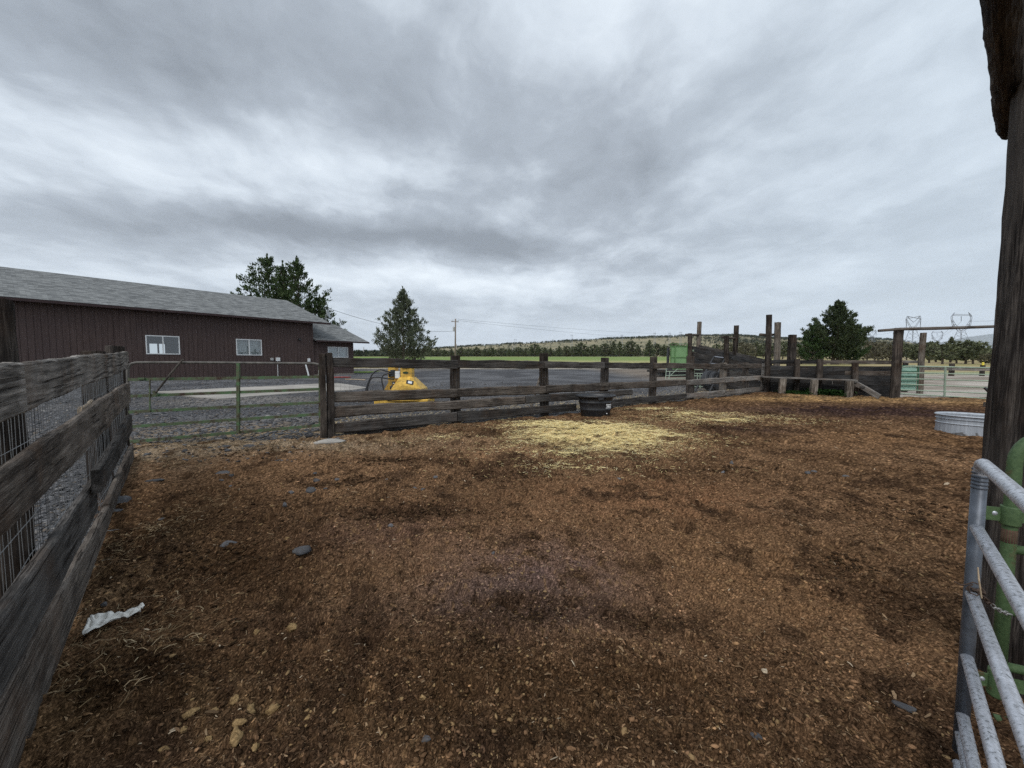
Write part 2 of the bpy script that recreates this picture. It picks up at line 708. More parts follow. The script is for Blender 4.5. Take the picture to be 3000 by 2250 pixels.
def wiremesh(A, u, L, zlo, zhi, sp, hts, r, mat, parent, off=0.0, jitter=.004):
    """woven wire: stays every sp metres and line wires at the listed shares of the height"""
    n = Vector((-u.y, u.x, 0))
    O = Vector((A.x, A.y, 0)) + n * off
    mb = MB()
    k = int(L / sp)
    for i in range(k + 1):
        s = i * sp
        p = O + u * s
        a, b = zlo(s), zhi(s)
        w = Vector((RND.uniform(-1, 1), RND.uniform(-1, 1), 0)) * jitter
        mb.tube([Vector((p.x, p.y, a)), Vector((p.x, p.y, (a + b) / 2)) + w, Vector((p.x, p.y, b))], r, 3, False)
    for f in hts:
        pts = []
        m = max(2, int(L / .35))
        for i in range(m + 1):
            s = L * i / m
            p = O + u * s + n * RND.uniform(-1, 1) * jitter * 1.5
            pts.append(Vector((p.x, p.y, zlo(s) + (zhi(s) - zlo(s)) * f + RND.uniform(-1, 1) * jitter)))
        mb.tube(pts, r * 1.25, 3, False)
    return mb.build('wire_mesh', mat, parent)

# ------------------------------------------------------------------ camera, sun, sky
cam = bpy.data.cameras.new('camera')
cam.sensor_width = 36
cam.lens = F / 3000 * 36
cam.clip_start = .05
cam.clip_end = 40000
co_ = bpy.data.objects.new('camera', cam)
COL.objects.link(co_)
co_.location = (0, 0, HC)
co_.rotation_euler = (math.pi / 2 - PT, 0, 0)
SC.camera = co_

SUN_EL, SUN_AZ = math.radians(52), math.radians(205)
sun = bpy.data.lights.new('sun', 'SUN')
sun.energy = 1.25
sun.angle = math.radians(40)
sun.color = (1.0, .97, .93)
so = bpy.data.objects.new('sun', sun)
COL.objects.link(so)
sd = Vector((math.sin(SUN_AZ) * math.cos(SUN_EL), math.cos(SUN_AZ) * math.cos(SUN_EL), math.sin(SUN_EL)))
so.rotation_euler = sd.to_track_quat('Z', 'Y').to_euler()


def build_world():
    w = bpy.data.worlds.new('World')
    SC.world = w
    w.use_nodes = True
    t = NT(w.node_tree)
    out = t.n('ShaderNodeOutputWorld')
    bg = t.n('ShaderNodeBackground', {'Strength': .1})
    sky = t.n('ShaderNodeTexSky', sky_type='NISHITA', sun_disc=False)
    sky.sun_elevation = SUN_EL
    sky.sun_rotation = SUN_AZ
    g = t.n('ShaderNodeTexCoord').outputs['Generated']
    sx = t.n('ShaderNodeSeparateXYZ')
    t.set(sx, 0, g)
    x, y, z = sx.outputs
    zc = t.m('MAXIMUM', z, 0.0)
    den = t.m('ADD', zc, .15)
    u = t.m('DIVIDE', x, den)
    v = t.m('DIVIDE', y, den)

    def vec(a, b):
        c = t.n('ShaderNodeCombineXYZ')
        t.set(c, 0, a)
        t.set(c, 1, b)
        return c.outputs[0]
    uv = vec(u, v)
    wn = t.n('ShaderNodeTexNoise', {'Scale': 1.7, 'Detail': 5.0, 'Roughness': .55})
    t.set(wn, 'Vector', uv)
    ws = t.n('ShaderNodeSeparateColor')
    t.set(ws, 0, wn.outputs['Color'])
    wu = t.m('ADD', u, t.m('MULTIPLY', t.m('SUBTRACT', ws.outputs[0], .5), .34))
    wv = t.m('ADD', v, t.m('MULTIPLY', t.m('SUBTRACT', ws.outputs[1], .5), .34))
    # streaky cloud base, drawn out along the wind
    st = t.map(vec(wu, wv), (1.6, 1.05, 1), (3.1, 1.7, 0), (0, 0, math.radians(-24)))
    n1 = t.noise(st, 1.2, 10, .57, 0.0)
    n2 = t.noise(t.map(uv, (1.1, .7, 1), (5.3, 2.2, 0), (0, 0, math.radians(-24))), .55, 4, .5)
    n3 = t.noise(t.map(vec(wu, wv), (2.2, 2.0, 1), (1.3, 7.2, 0), (0, 0, math.radians(-24))), 3.1, 7, .55, 0.0)
    val = t.m('ADD', t.m('MULTIPLY', n1, .55), t.m('ADD', t.m('MULTIPLY', n2, .25), t.m('MULTIPLY', n3, .20)))

    def blob(cu, cv, ru, rv, amp, ang=0.0):
        du = t.m('SUBTRACT', wu, cu)
        dv = t.m('SUBTRACT', wv, cv)
        c, s = math.cos(ang), math.sin(ang)
        a = t.m('ADD', t.m('MULTIPLY', du, c / ru), t.m('MULTIPLY', dv, s / ru))
        b = t.m('SUBTRACT', t.m('MULTIPLY', dv, c / rv), t.m('MULTIPLY', du, s / rv))
        e = t.m('ADD', t.m('MULTIPLY', a, a), t.m('MULTIPLY', b, b))
        return t.m('MULTIPLY', t.m('EXPONENT', t.m('MULTIPLY', e, -1.0)), amp)
    for bl in SKY_BLOBS:
        val = t.m('ADD', val, blob(*bl))
    c = t.ramp(val, [(.27, (.184, .207, .237)), (.44, (.297, .333, .378)), (.57, (.465, .515, .57)), (.72, (.63, .685, .735))])
    # towards the horizon the deck thins to an even pale grey-blue, and it is smoother on the right
    hz = t.ramp(z, [(.0, .9), (.11, .45), (.24, 0.0)])
    c = t.mix(hz, c, (.43, .485, .55))
    rt = t.m('MULTIPLY', t.ramp(x, [(.25, 0.0), (.75, 1.0)]), .55)
    c = t.mix(rt, c, (.43, .50, .565))
    c10 = t.n('ShaderNodeVectorMath', operation='SCALE')
    t.set(c10, 0, c)
    t.set(c10, 'Scale', 10.0 * SKY_GAIN)
    fin = t.mix(.96, sky.outputs[0], c10.outputs[0])
    t.set(bg, 'Color', fin)
    t.t.links.new(bg.outputs[0], out.inputs[0])


SKY_GAIN = 0.90
# centre u, v, radii, strength, turn: where the deck is thick or thin
SKY_BLOBS = [(-1.0, 1.98, 1.6, .18, -.22, .28), (-.1, 2.1, .5, .15, -.09, .1), (-1.2, 2.62, 1.8, .24, .17, .25), (.05, .95, .35, .30, .10, .5),
             (.20, 1.36, .42, .26, -.12, .6), (-.95, .98, .42, .25, -.10, .4), (-1.62, 1.34, .5, .25, .10, .5), (-.40, 1.22, .30, .30, -.07, .9),
             (-.62, 1.50, .5, .12, .10, .3), (-1.9, 1.0, .5, .3, -.03, .3), (-.25, 1.0, .16, .35, -.09, .6), (.0, 1.72, .5, .18, -.08, .2), (-.22, 1.36, .10, .2, .10, .5)]
build_world()
SC.view_settings.view_transform = 'Standard'
SC.view_settings.look = 'None'
SC.view_settings.exposure = 0.77
SC.view_settings.gamma = 1.0
cy = SC.cycles
cy.use_denoising = False
try:
    cy.denoiser = 'OPENIMAGEDENOISE'
    cy.denoising_input_passes = 'RGB_ALBEDO_NORMAL'
    cy.denoising_prefilter = 'ACCURATE'
except Exception:
    pass
cy.max_bounces = 6
cy.diffuse_bounces = 3
cy.glossy_bounces = 3
cy.transparent_max_bounces = 12
cy.volume_bounces = 2
cy.sample_clamp_indirect = 4.0

# ------------------------------------------------------------------ ground
M_GRASSY = vcol('dry_grass', .95, .35, 3.0, .5, bd=.05)
M_SOIL = vcol('trodden_bedding', .95, .6, 110.0, 1.0, .0, bd=.008)
M_GRAVEL = vcol('crushed_rock_yard', .9, .6, 42.0, .9, bd=.015)
M_HAY = vcol('green_hay_field', .95, .25, 1.5)
M_CHIP = vcol('wood_chips', .9, .2, 90)
M_STRAW = vcol('straw', .8, .18, 60)
M_STONE = vcol('gravel_stone', .85, .3, 45, .4)
M_LEAF = vcol('juniper_foliage', .8, .3, 5.0)
M_BARK = plain('juniper_bark', (.10, .08, .066), .95, 0, .3, 6)


def grid_idx(nr, nc, wrap=False):
    r = np.arange(nr - 1)[:, None]
    c = np.arange(nc if wrap else nc - 1)[None, :]
    c2 = (c + 1) % nc
    return np.stack([r * nc + c, r * nc + c2, (r + 1) * nc + c2, (r + 1) * nc + c], -1).reshape(-1, 4)


def lerp3(a, b, f):
    return np.asarray(a)[None, :] * (1 - f[:, None]) + np.asarray(b)[None, :] * f[:, None] if np.ndim(a) == 1 else a * (1 - f[:, None]) + np.asarray(b)[None, :] * f[:, None]


def make_ground():
    az = np.concatenate([np.linspace(-65, 65, 420), np.linspace(66, 294, 70)])
    az = np.radians(az)
    rr = np.concatenate([[0.0], np.geomspace(2, 300, 120), np.linspace(310, 1260, 130), np.geomspace(1300, 9000, 30)])
    A, Rr = np.meshgrid(az, rr)
    X = (np.sin(A) * Rr).ravel()
    Y = (np.cos(A) * Rr).ravel()
    Z = terrain(X, Y) - .03 - .12 * sstep((45 - np.hypot(X, Y)) / 15) - .12 * sstep((Y - 58) / 10) * sstep((285 - Y) / 20) + (fbm(X / 60, Y / 60, 4, 3) - .5) * 3.0 * sstep((Y - 420) / 300)
    n = fbm(X / 7, Y / 7, 5, 1)
    n2 = fbm(X / 45, Y / 45, 4, 8)
    c = lerp3((.36, .29, .165), (.26, .24, .11), sstep((n - .35) * 3))
    c = lerp3(c, (.30, .26, .17), sstep((n2 - .45) * 4))
    hill = sstep((Y - 330) / 200)
    c = lerp3(c, (.27, .24, .165), hill * .85)
    c = lerp3(c, (.12, .13, .085), hill * sstep((n2 - .42) * 5) * .55)
    npmesh('ground', np.stack([X, Y, Z], 1), grid_idx(len(rr), len(az), True), M_GRASSY, c, smooth=True)['kind'] = 'structure'


def strip(name, xs, ylo, yhi, ny, dz, mat, colf):
    xs = np.asarray(xs)
    lo = np.array([ylo(x) for x in xs])
    hi = np.array([yhi(x) for x in xs])
    tt = np.linspace(0, 1, ny)[:, None]
    Y = (lo[None] * (1 - tt) + hi[None] * tt).ravel()
    X = np.tile(xs, ny)
    Z = terrain(X, Y) + dz - (.10 * inpoly(X, Y, PENP) if PENP is not None else 0)
    o = npmesh(name, np.stack([X, Y, Z], 1), grid_idx(ny, len(xs)), mat, colf(X, Y), smooth=True)
    o['kind'] = 'structure'
    return o


def col_gravel(X, Y):
    n = fbm(X / 1.3, Y / 1.3, 5, 4)
    n2 = fbm(X / 6, Y / 6, 3, 9)
    c = lerp3((.070, .071, .076), (.135, .137, .144), sstep((n - .3) * 2.2))
    c = lerp3(c, (.24, .215, .185), sstep((n2 - .60) * 5) * .5)
    near = np.exp(-((X + 4.6) / 3.2) ** 2 - ((Y - 7.2) / 1.1) ** 2)
    c = lerp3(c, (.27, .20, .125), np.clip(near * (.35 + n), 0, .9))
    rt = sstep((X - 6.5) / 4.0)
    c = lerp3(c, (.25, .20, .15), rt * (.35 + .5 * n))
    strawy = sstep((X + 4.0) / 2.5) * sstep((9.5 - Y + .55 * X) / 3.0) * sstep((n2 - .30) * 4)
    return lerp3(c, (.34, .27, .17), np.clip(strawy * .8, 0, .8))


def col_field(X, Y):
    n = fbm(X / 14, Y / 9, 4, 2)
    c = lerp3((.13, .215, .065), (.20, .275, .095), n)
    c = lerp3(c, (.22, .26, .10), sstep((fbm(X / 30, Y / 5, 3, 12) - .45) * 6) * .75)
    edge = 1 - sstep((Y - 70) / 45)
    a = X / (Y + 16)
    return lerp3(c, (.37, .34, .17), np.clip(edge * .9 + sstep((a - .34) / .2) * .8, 0, 1))


def col_paddock(X, Y):
    n = fbm(X / 2.4, Y / 1.2, 5, 21)
    c = lerp3((.24, .205, .17), (.44, .40, .355), sstep((n - .3) * 2.4))
    return lerp3(c, (.24, .27, .12), sstep((Y - 26) / 6) * .7)


gL, gR = G(388, 1304), G(941, 1289)
fL0, fL1 = G(68, 2250), G(390, 1352)
mF0, mF1 = G(962, 1288), G(2240, 1147)
POLY = np.array([(1.6, -3.2), (fL0.x + 1.0, fL0.y - 1.1), (fL0.x - .1, fL0.y), (fL1.x - .15, fL1.y), (gL.x - .1, gL.y + .10), (gR.x, gR.y + .08), (mF0.x, mF0.y + .12), (mF1.x, mF1.y + .15),
                 (12.9, 13.35), (16.9, 13.0), (24, 11), (24, -3.2)])


def inpoly(X, Y, P):
    ins = np.zeros(len(X), bool)
    j = len(P) - 1
    for i in range(len(P)):
        xi, yi, xj, yj = P[i][0], P[i][1], P[j][0], P[j][1]
        ins ^= ((yi > Y) != (yj > Y)) & (X < (xj - xi) * (Y - yi) / (yj - yi + 1e-12) + xi)
        j = i
    return ins



PENP = POLY + np.array([(-.3, .3), (.15, .2), (.25, .05), (.25, -.1), (.15, -.2), (.0, -.2), (.1, -.2), (-.05, -.25), (0, -.2), (0, -.2), (0, -.2), (0, .2)])
make_ground()
wob = lambda x: .6 * math.sin(x * .7) + .3 * math.sin(x * 2.3)
strip('gravel_yard', np.linspace(-60, 15, 260), lambda x: -22, lambda x: 39.4 + .25 * wob(x), 130, 0.0, M_GRAVEL, col_gravel)
strip('gravel_track', np.linspace(-17, 16, 90), lambda x: 39.6 + .25 * wob(x), lambda x: 42.5 + .2 * wob(x + 4), 6, .0, M_GRAVEL, lambda X, Y: lerp3((.27, .25, .22), (.36, .33, .28), fbm(X, Y, 3, 6)))


def make_field():
    a = np.linspace(-.44, .60, 150)
    Y0 = np.linspace(66, 262, 80)
    A, Y = np.meshgrid(a, Y0)
    X = A * (Y + 16) + 1.2 * np.sin(Y * .21)
    Y = Y + 1.0 * np.sin(X * .16) + .6 * np.sin(X * .47)
    X, Y = X.ravel(), Y.ravel()
    npmesh('hayfield_ground', np.stack([X, Y, terrain(X, Y) + .02], 1), grid_idx(len(Y0), len(a)), M_HAY, col_field(X, Y), smooth=True)['kind'] = 'structure'


make_field()
strip('lawn_strip', np.linspace(-14.3, -11.6, 20), lambda x: 31.0 + .1 * wob(x * 3), lambda x: 34.2 + .1 * wob(x), 5, .02, M_HAY, lambda X, Y: lerp3((.10, .17, .04), (.19, .25, .08), fbm(X * 3, Y * 3, 3, 6)))
strip('sandy_paddock', np.linspace(12.2, 60, 130), lambda x: 13.6 - .02 * (x - 12), lambda x: 34 + .4 * wob(x), 60, .0, M_GRAVEL, col_paddock)

# concrete apron in front of the barn
sl = [(452, 1150), (700, 1137), (937, 1125.5), (990, 1123.5), (1079, 1137), (1035, 1144), (937, 1148), (760, 1161), (640, 1170.5), (580, 1166)]
pp = [G(*q) for q in sl]
mb = MB()
mb.add([p + Vector((0, 0, .03)) for p in pp] + [p - Vector((0, 0, .05)) for p in pp], [tuple(range(len(pp)))[::-1]] + [(i, (i + 1) % len(pp), (i + 1) % len(pp) + len(pp), i + len(pp)) for i in range(len(pp))])
M_APRON = plain('pale_concrete', (.31, .29, .262), .9, 0, .3, .9, bmp=.2)
ap = mb.build('concrete_pavement', M_APRON)
ap['kind'] = 'structure'

# --- the pen floor: trodden bedding
hoof = RS.rand(340, 2) * np.array([9, 7]) + np.array([-4, 1.0])
hoofr = RS.uniform(.045, .11, 340)


def soil_h(X, Y):
    Rr = np.hypot(X, Y)
    h = (fbm(X * .9, Y * .9, 3, 31) - .5) * .09
    h = h + (fbm(X * 5, Y * 5, 4, 32) - .5) * .075
    big = np.clip((2.6 - Rr) / 2.0, 0, 1)
    fn = fbm(X * 21, Y * 21, 3, 33)
    h = h + (fn - .5) * .038 * np.clip((7 - Rr) / 4, .25, 1)
    cl = np.clip(vnoise(X * 17 + 3 * fn, Y * 17, 36) - .52, 0, 1)
    h = h + cl * .085 * np.clip((4.5 - Rr) / 3, 0, 1) * (.35 + vnoise(X * 1.1, Y * 1.1, 37))
    h = h + (vnoise(X * 70, Y * 70, 34) - .5) * .014 * np.clip((4 - Rr) / 3, 0, 1)
    h = h + (fbm(X * 11, Y * 15, 3, 38) - .5) * .045 * np.clip((Rr - 1.5) / 2, .2, 1)
    for (hx, hy), hr in zip(hoof, hoofr):
        m = (np.abs(X - hx) < hr * 2.5) & (np.abs(Y - hy) < hr * 2.5)
        if m.any():
            d2 = ((X[m] - hx) ** 2 + (Y[m] - hy) ** 2) / hr ** 2
            h[m] -= .042 * np.exp(-d2 * 1.2) - .018 * np.exp(-(np.sqrt(d2) - 1.5) ** 2 * 5)
    pc = G(1748, 1275)
    h = h + .045 * np.exp(-((X - pc.x) / 1.3) ** 2 - ((Y - pc.y) / 1.1) ** 2)
    return h + .022


PATCH = [  # px, py, rx, ry (metres), colour, strength
    (2520, 1206, 3.3, 1.25, (.034, .021, .020), 1.15), (2300, 1214, 1.4, .55, (.045, .027, .023), .9), (2750, 1216, 1.6, .6, (.045, .027, .023), .9), (2190, 1262, .9, .4, (.042, .026, .022), .8), (1480, 1235, 1.6, .25, (.05, .032, .022), .8), (1850, 1205, .5, .35, (.04, .024, .017), .9), (2000, 1180, 1.2, .3, (.10, .06, .032), .7), (2150, 1205, 1.2, .5, (.070, .042, .032), .7), (2420, 1168, 2.9, .8, (.36, .22, .095), .9), (2800, 1180, 1.9, .5, (.31, .19, .09), .85),
    (1600, 1680, .62, .42, (.135, .088, .076), .8), (1480, 1790, .75, .3, (.075, .052, .046), .6), (1250, 1500, .55, .25, (.055, .030, .018), .7), (1130, 1570, .8, .4, (.10, .058, .040), .7),
    (560, 1560, .9, .45, (.058, .033, .018), .65), (800, 1720, .8, .3, (.062, .035, .019), .6), (1130, 1350, .6, .25, (.065, .036, .022), .55), (1450, 1400, .8, .2, (.062, .036, .022), .6),
    (1530, 1830, .22, .11, (.026, .017, .013), .85), (1380, 1925, .16, .08, (.030, .019, .014), .8), (1050, 1960, .7, .3, (.060, .034, .018), .55), (1930, 1470, 1.4, .6, (.185, .098, .052), .7), (2300, 1700, 1.1, .6, (.155, .086, .043), .6),
    (690, 1308, 2.6, .50, (.27, .205, .14), .95), (480, 1330, 1.0, .5, (.25, .19, .13), .8), (1180, 1285, 1.6, .35, (.20, .135, .08), .6), (450, 1380, .7, .4, (.19, .125, .08), .55), (1500, 2120, 1.0, .3, (.070, .042, .021), .4), (700, 2080, .4, .17, (.16, .10, .048), .5), (1748, 1278, 1.0, .80, (.70, .55, .26), .9),
    (2050, 1215, 2.2, .8, (.20, .125, .066), .55), (2640, 1290, 1.8, .7, (.165, .092, .046), .6), (330, 1700, .3, .5, (.19, .125, .07), .6), (260, 2050, .3, .4, (.14, .085, .042), .5), (420, 1990, .35, .2, (.035, .020, .011), .8), (900, 1950, .7, .22, (.056, .031, .016), .55), (1250, 2080, .8, .18, (.052, .030, .016), .5), (1750, 2000, .6, .2, (.055, .031, .016), .6), (1600, 2200, .5, .1, (.035, .021, .012), .7), (640, 1650, .6, .3, (.048, .027, .014), .7), (430, 1560, .4, .5, (.055, .032, .017), .7), (1180, 1350, .45, .16, (.040, .023, .014), .8), (1030, 1420, .3, .12, (.040, .023, .014), .7), (1110, 1520, .35, .12, (.035, .021, .013), .75), (1260, 1505, .4, .12, (.035, .021, .013), .75), (1900, 1830, .25, .08, (.036, .021, .012), .7)]


def soil_col(X, Y, h):
    n1 = fbm(X * 1.1, Y * 1.1, 5, 41)
    n2 = fbm(X * 6, Y * 6, 4, 42)
    n3 = vnoise(X * 38, Y * 38, 43)
    n4 = vnoise(X * 60, Y * 30, 44)
    c = lerp3((.100, .0575, .0315), (.168, .098, .054), sstep((n1 - .3) * 2.4))
    wv = fbm(X * .6, Y * .6, 3, 45) - .5
    for px, py, rx, ry, cc, s in PATCH:
        p = G(px, py)
        d2 = ((X - p.x) / rx) ** 2 + ((Y - p.y) / ry) ** 2
        f = np.exp(-d2 * 1.1) * s * np.clip(1.05 + (n2 - .5) * 2.6, 0, 1.35)
        c = lerp3(c, cc, np.clip(f, 0, 1))
    c = lerp3(c, (.036, .021, .0125), np.clip(sstep((.44 - n2) * 5) * .68, 0, 1))
    c = lerp3(c, (.030, .018, .012), sstep((fbm(X * 2.3 + 4, Y * 2.3, 4, 47) - .60) * 9) * .6)
    lm_ = np.clip((c.mean(1) - .02) / .045, 0, 1)
    c = lerp3(c, (.24, .145, .072), sstep((n3 - .74) * 5) * .5 * lm_)
    c = lerp3(c, (.030, .017, .010), sstep((.27 - n4) * 6) * .6)
    if h is not None:
        sp = RS.randn(len(X))
        c = c * np.exp(.50 * sp - .12)[:, None]
        c = lerp3(c, (.30, .19, .10), np.clip(sp - 1.55, 0, 1) * .6 * lm_)
    return c


def make_soil():
    azf = np.radians(np.linspace(-60, 60, 980))
    azb = np.radians(np.linspace(60.5, 299.5, 90))
    az = np.concatenate([azf, azb])
    rr = np.concatenate([[.02, .3, .55], np.geomspace(.8, 26, 1350)])
    A, Rr = np.meshgrid(az, rr)
    X = (np.sin(A) * Rr).ravel()
    Y = (np.cos(A) * Rr).ravel()
    h = soil_h(X, Y)
    wx = (fbm(X * 2, Y * 2, 3, 51) - .5) * .35
    wy = (fbm(X * 2, Y * 2, 3, 52) - .5) * .35
    ins = inpoly(X + wx, Y + wy, POLY)
    Z = terrain(X, Y) + h
    c = soil_col(X, Y, h)
    q = grid_idx(len(rr), len(az), True)
    q = q[ins[q].all(1)]
    used = np.zeros(len(X), bool)
    used[q] = True
    mp = np.cumsum(used) - 1
    # slope the rim down into the yard
    npmesh('pen_soil_ground', np.stack([X, Y, Z], 1)[used], mp[q], M_SOIL, c[used], smooth=True)['kind'] = 'structure'


make_soil()


def soil_z(X, Y):
    X = np.atleast_1d(np.asarray(X, float))
    Y = np.atleast_1d(np.asarray(Y, float))
    return terrain(X, Y) + soil_h(X, Y)


def GS(px, py):
    p = G(px, py)
    for _ in range(3):
        z = float(soil_z([p.x], [p.y])[0])
        d = ray(px, py)
        p = Vector((0, 0, HC)) + d * ((HC - z) / -d.z)
    p.z = float(soil_z([p.x], [p.y])[0])
    return p


# --- scatter: chips, straw, stones (nobody could count them)
def strands(name, X, Y, Z, L, wd, col, mat, lift=.012, bend=.25, tilt=.25):
    """little bent slivers, three cross sections each"""
    n = len(X)
    a = RS.rand(n) * 2 * np.pi
    el = (RS.rand(n) - .35) * tilt
    d = np.stack([np.cos(a) * np.cos(el), np.sin(a) * np.cos(el), np.sin(el)], 1)
    s = np.stack([-np.sin(a), np.cos(a), (RS.rand(n) - .5) * 1.2], 1)
    s /= np.linalg.norm(s, axis=1)[:, None]
    c0 = np.stack([X, Y, Z + lift * RS.rand(n)], 1)
    kx = ((RS.rand(n) - .5) * bend)[:, None] * s + np.array([0, 0, 1.0])[None] * (RS.rand(n) * bend * .4)[:, None]
    hl = (L / 2)[:, None]
    w = (wd / 2)[:, None]
    P = [c0 - d * hl, c0 + kx * hl, c0 + d * hl]
    V = np.stack([P[0] - s * w * .6, P[0] + s * w * .6, P[1] - s * w, P[1] + s * w, P[2] - s * w * .6, P[2] + s * w * .6], 1).reshape(-1, 3)
    b = np.arange(n)[:, None] * 6
    Q = np.concatenate([b + np.array([[0, 1, 3, 2]]), b + np.array([[2, 3, 5, 4]])], 0)
    o = npmesh(name, V, Q, mat, np.repeat(col, 6, 0))
    o['kind'] = 'stuff'
    return o


def pal(n, cols, wts, var=.25):
    k = RS.choice(len(cols), n, p=np.array(wts) / sum(wts))
    c = np.array(cols)[k] * (1 + (RS.rand(n, 1) - .5) * 2 * var)
    return c


def make_chips():
    n = 90000
    r = np.exp(RS.uniform(np.log(1.1), np.log(11), n))
    a = np.radians(RS.uniform(-57, 57, n))
    X, Y = np.sin(a) * r, np.cos(a) * r
    den = fbm(X * .8, Y * .8, 3, 61)
    k = inpoly(X, Y, POLY) & (RS.rand(n) < .35 + sstep((den - .35) * 3) * .65)
    X, Y = X[k], Y[k]
    n = len(X)
    r = np.hypot(X, Y)
    L = RS.gamma(2.0, .0058, n) * (.5 + .14 * r) + .005
    wd = L * RS.uniform(.13, .36, n)
    c = soil_col(X, Y, None) * np.exp(RS.randn(n) * .48 - .02)[:, None]
    k = RS.rand(n)
    lum = np.clip((c.mean(1) - .018) / .05, .03, 1)
    c = lerp3(c, (.34, .235, .14), np.where(k < .12, .8, np.where(k < .34, .22, 0.0)) * lum)
    c = lerp3(c, (.56, .46, .33), (k > .985) * .85 * np.sqrt(lum))
    return strands('wood_chip_bedding', X, Y, soil_z(X, Y), np.clip(L, .006, .07), wd, c, M_CHIP, .01, .5, .7)


def make_clods():
    """crumbs of trodden bedding, rounded, thick near the lens"""
    n = 46000
    r = np.exp(RS.uniform(np.log(1.1), np.log(5.5), n))
    a = np.radians(RS.uniform(-57, 57, n))
    X, Y = np.sin(a) * r, np.cos(a) * r
    den = fbm(X * 1.3, Y * 1.3, 3, 63)
    k = inpoly(X, Y, POLY) & (RS.rand(n) < sstep((den - .38) * 4))
    X, Y = X[k], Y[k]
    n = len(X)
    c = soil_col(X, Y, None) * np.exp(RS.randn(n) * .5 + .05)[:, None]
    c = lerp3(c, (.30, .20, .10), (RS.rand(n) < .05) * .8)
    return pebbles('bedding_crumbs', X, Y, soil_z(X, Y), np.clip(RS.gamma(2.0, .0019, n) + .0022, 0, .0125) * (.8 + .12 * np.hypot(X, Y)), c, M_CHIP, .75)


OCT = np.array([(1, 0, 0), (-1, 0, 0), (0, 1, 0), (0, -1, 0), (0, 0, 1), (0, 0, -1), (.62, .62, .5), (-.62, .62, .5), (-.62, -.62, .5), (.62, -.62, .5)], float)
OCTF = np.array([(4, 6, 7), (4, 7, 8), (4, 8, 9), (4, 9, 6), (0, 2, 6), (2, 1, 7), (1, 3, 8), (3, 0, 9), (6, 2, 7), (7, 1, 8), (8, 3, 9), (9, 0, 6), (0, 5, 2), (2, 5, 1), (1, 5, 3), (3, 5, 0)])


def pebbles(name, X, Y, Z, R_, col, mat, squash=.6):
    n = len(X)
    a = RS.rand(n) * 6.283
    V = OCT[None] * RS.uniform(.65, 1.25, (n, 10, 1))
    V = V * np.stack([RS.uniform(.8, 1.7, n), RS.uniform(.6, 1.1, n), RS.uniform(.35, .9, n) * squash / .6 * .8], 1)[:, None, :]
    ca, sa = np.cos(a)[:, None], np.sin(a)[:, None]
    x = V[..., 0] * ca - V[..., 1] * sa
    y = V[..., 0] * sa + V[..., 1] * ca
    V = np.stack([x, y, V[..., 2] + x * RS.uniform(-.3, .3, (n, 1))], -1) * R_[:, None, None]
    V = V + np.stack([X, Y, Z + R_ * .12], 1)[:, None]
    Q = (np.arange(n)[:, None, None] * 10 + OCTF[None]).reshape(-1, 3)
    o = npmesh(name, V.reshape(-1, 3), Q, mat, np.repeat(col, 10, 0))
    o['kind'] = 'stuff'
    return o


make_chips()
make_clods()


def make_manure():
    xs, ys = [], []
    for px, py, rx, ry, n in [(1130, 1352, .55, .2, 200), (1030, 1420, .35, .15, 120), (1110, 1525, .4, .14, 140), (1260, 1505, .45, .15, 150), (1470, 1400, .7, .16, 120), (1530, 1830, .16, .09, 170), (1375, 1925, .14, .08, 150), (430, 1990, .3, .16, 200), (560, 1640, .8, .4, 260), (1050, 1850, .8, .3, 260), (1900, 1835, .2, .07, 80), (2150, 1380, .5, .12, 90), (2480, 1660, .14, .1, 90), (1650, 2150, .7, .15, 240), (2300, 2080, .5, .2, 150), (2600, 1500, .9, .25, 120), (760, 1330, 1.0, .2, 120)]:
        p = G(px, py)
        xs.append(p.x + RS.randn(n) * rx * .6)
        ys.append(p.y + RS.randn(n) * ry * .6)
    X, Y = np.concatenate(xs), np.concatenate(ys)
    k = inpoly(X, Y, POLY)
    X, Y = X[k], Y[k]
    n = len(X)
    c = pal(n, [(.050, .030, .017), (.032, .020, .012), (.085, .053, .028)], [30, 26, 14], .3)
    pebbles('manure_crumbs', X, Y, soil_z(X, Y) + .002, np.minimum(np.clip(RS.gamma(2.2, .0042, n) + .003, 0, .026), .0045 * np.hypot(X, Y)), c, M_CHIP, .8)


make_manure()


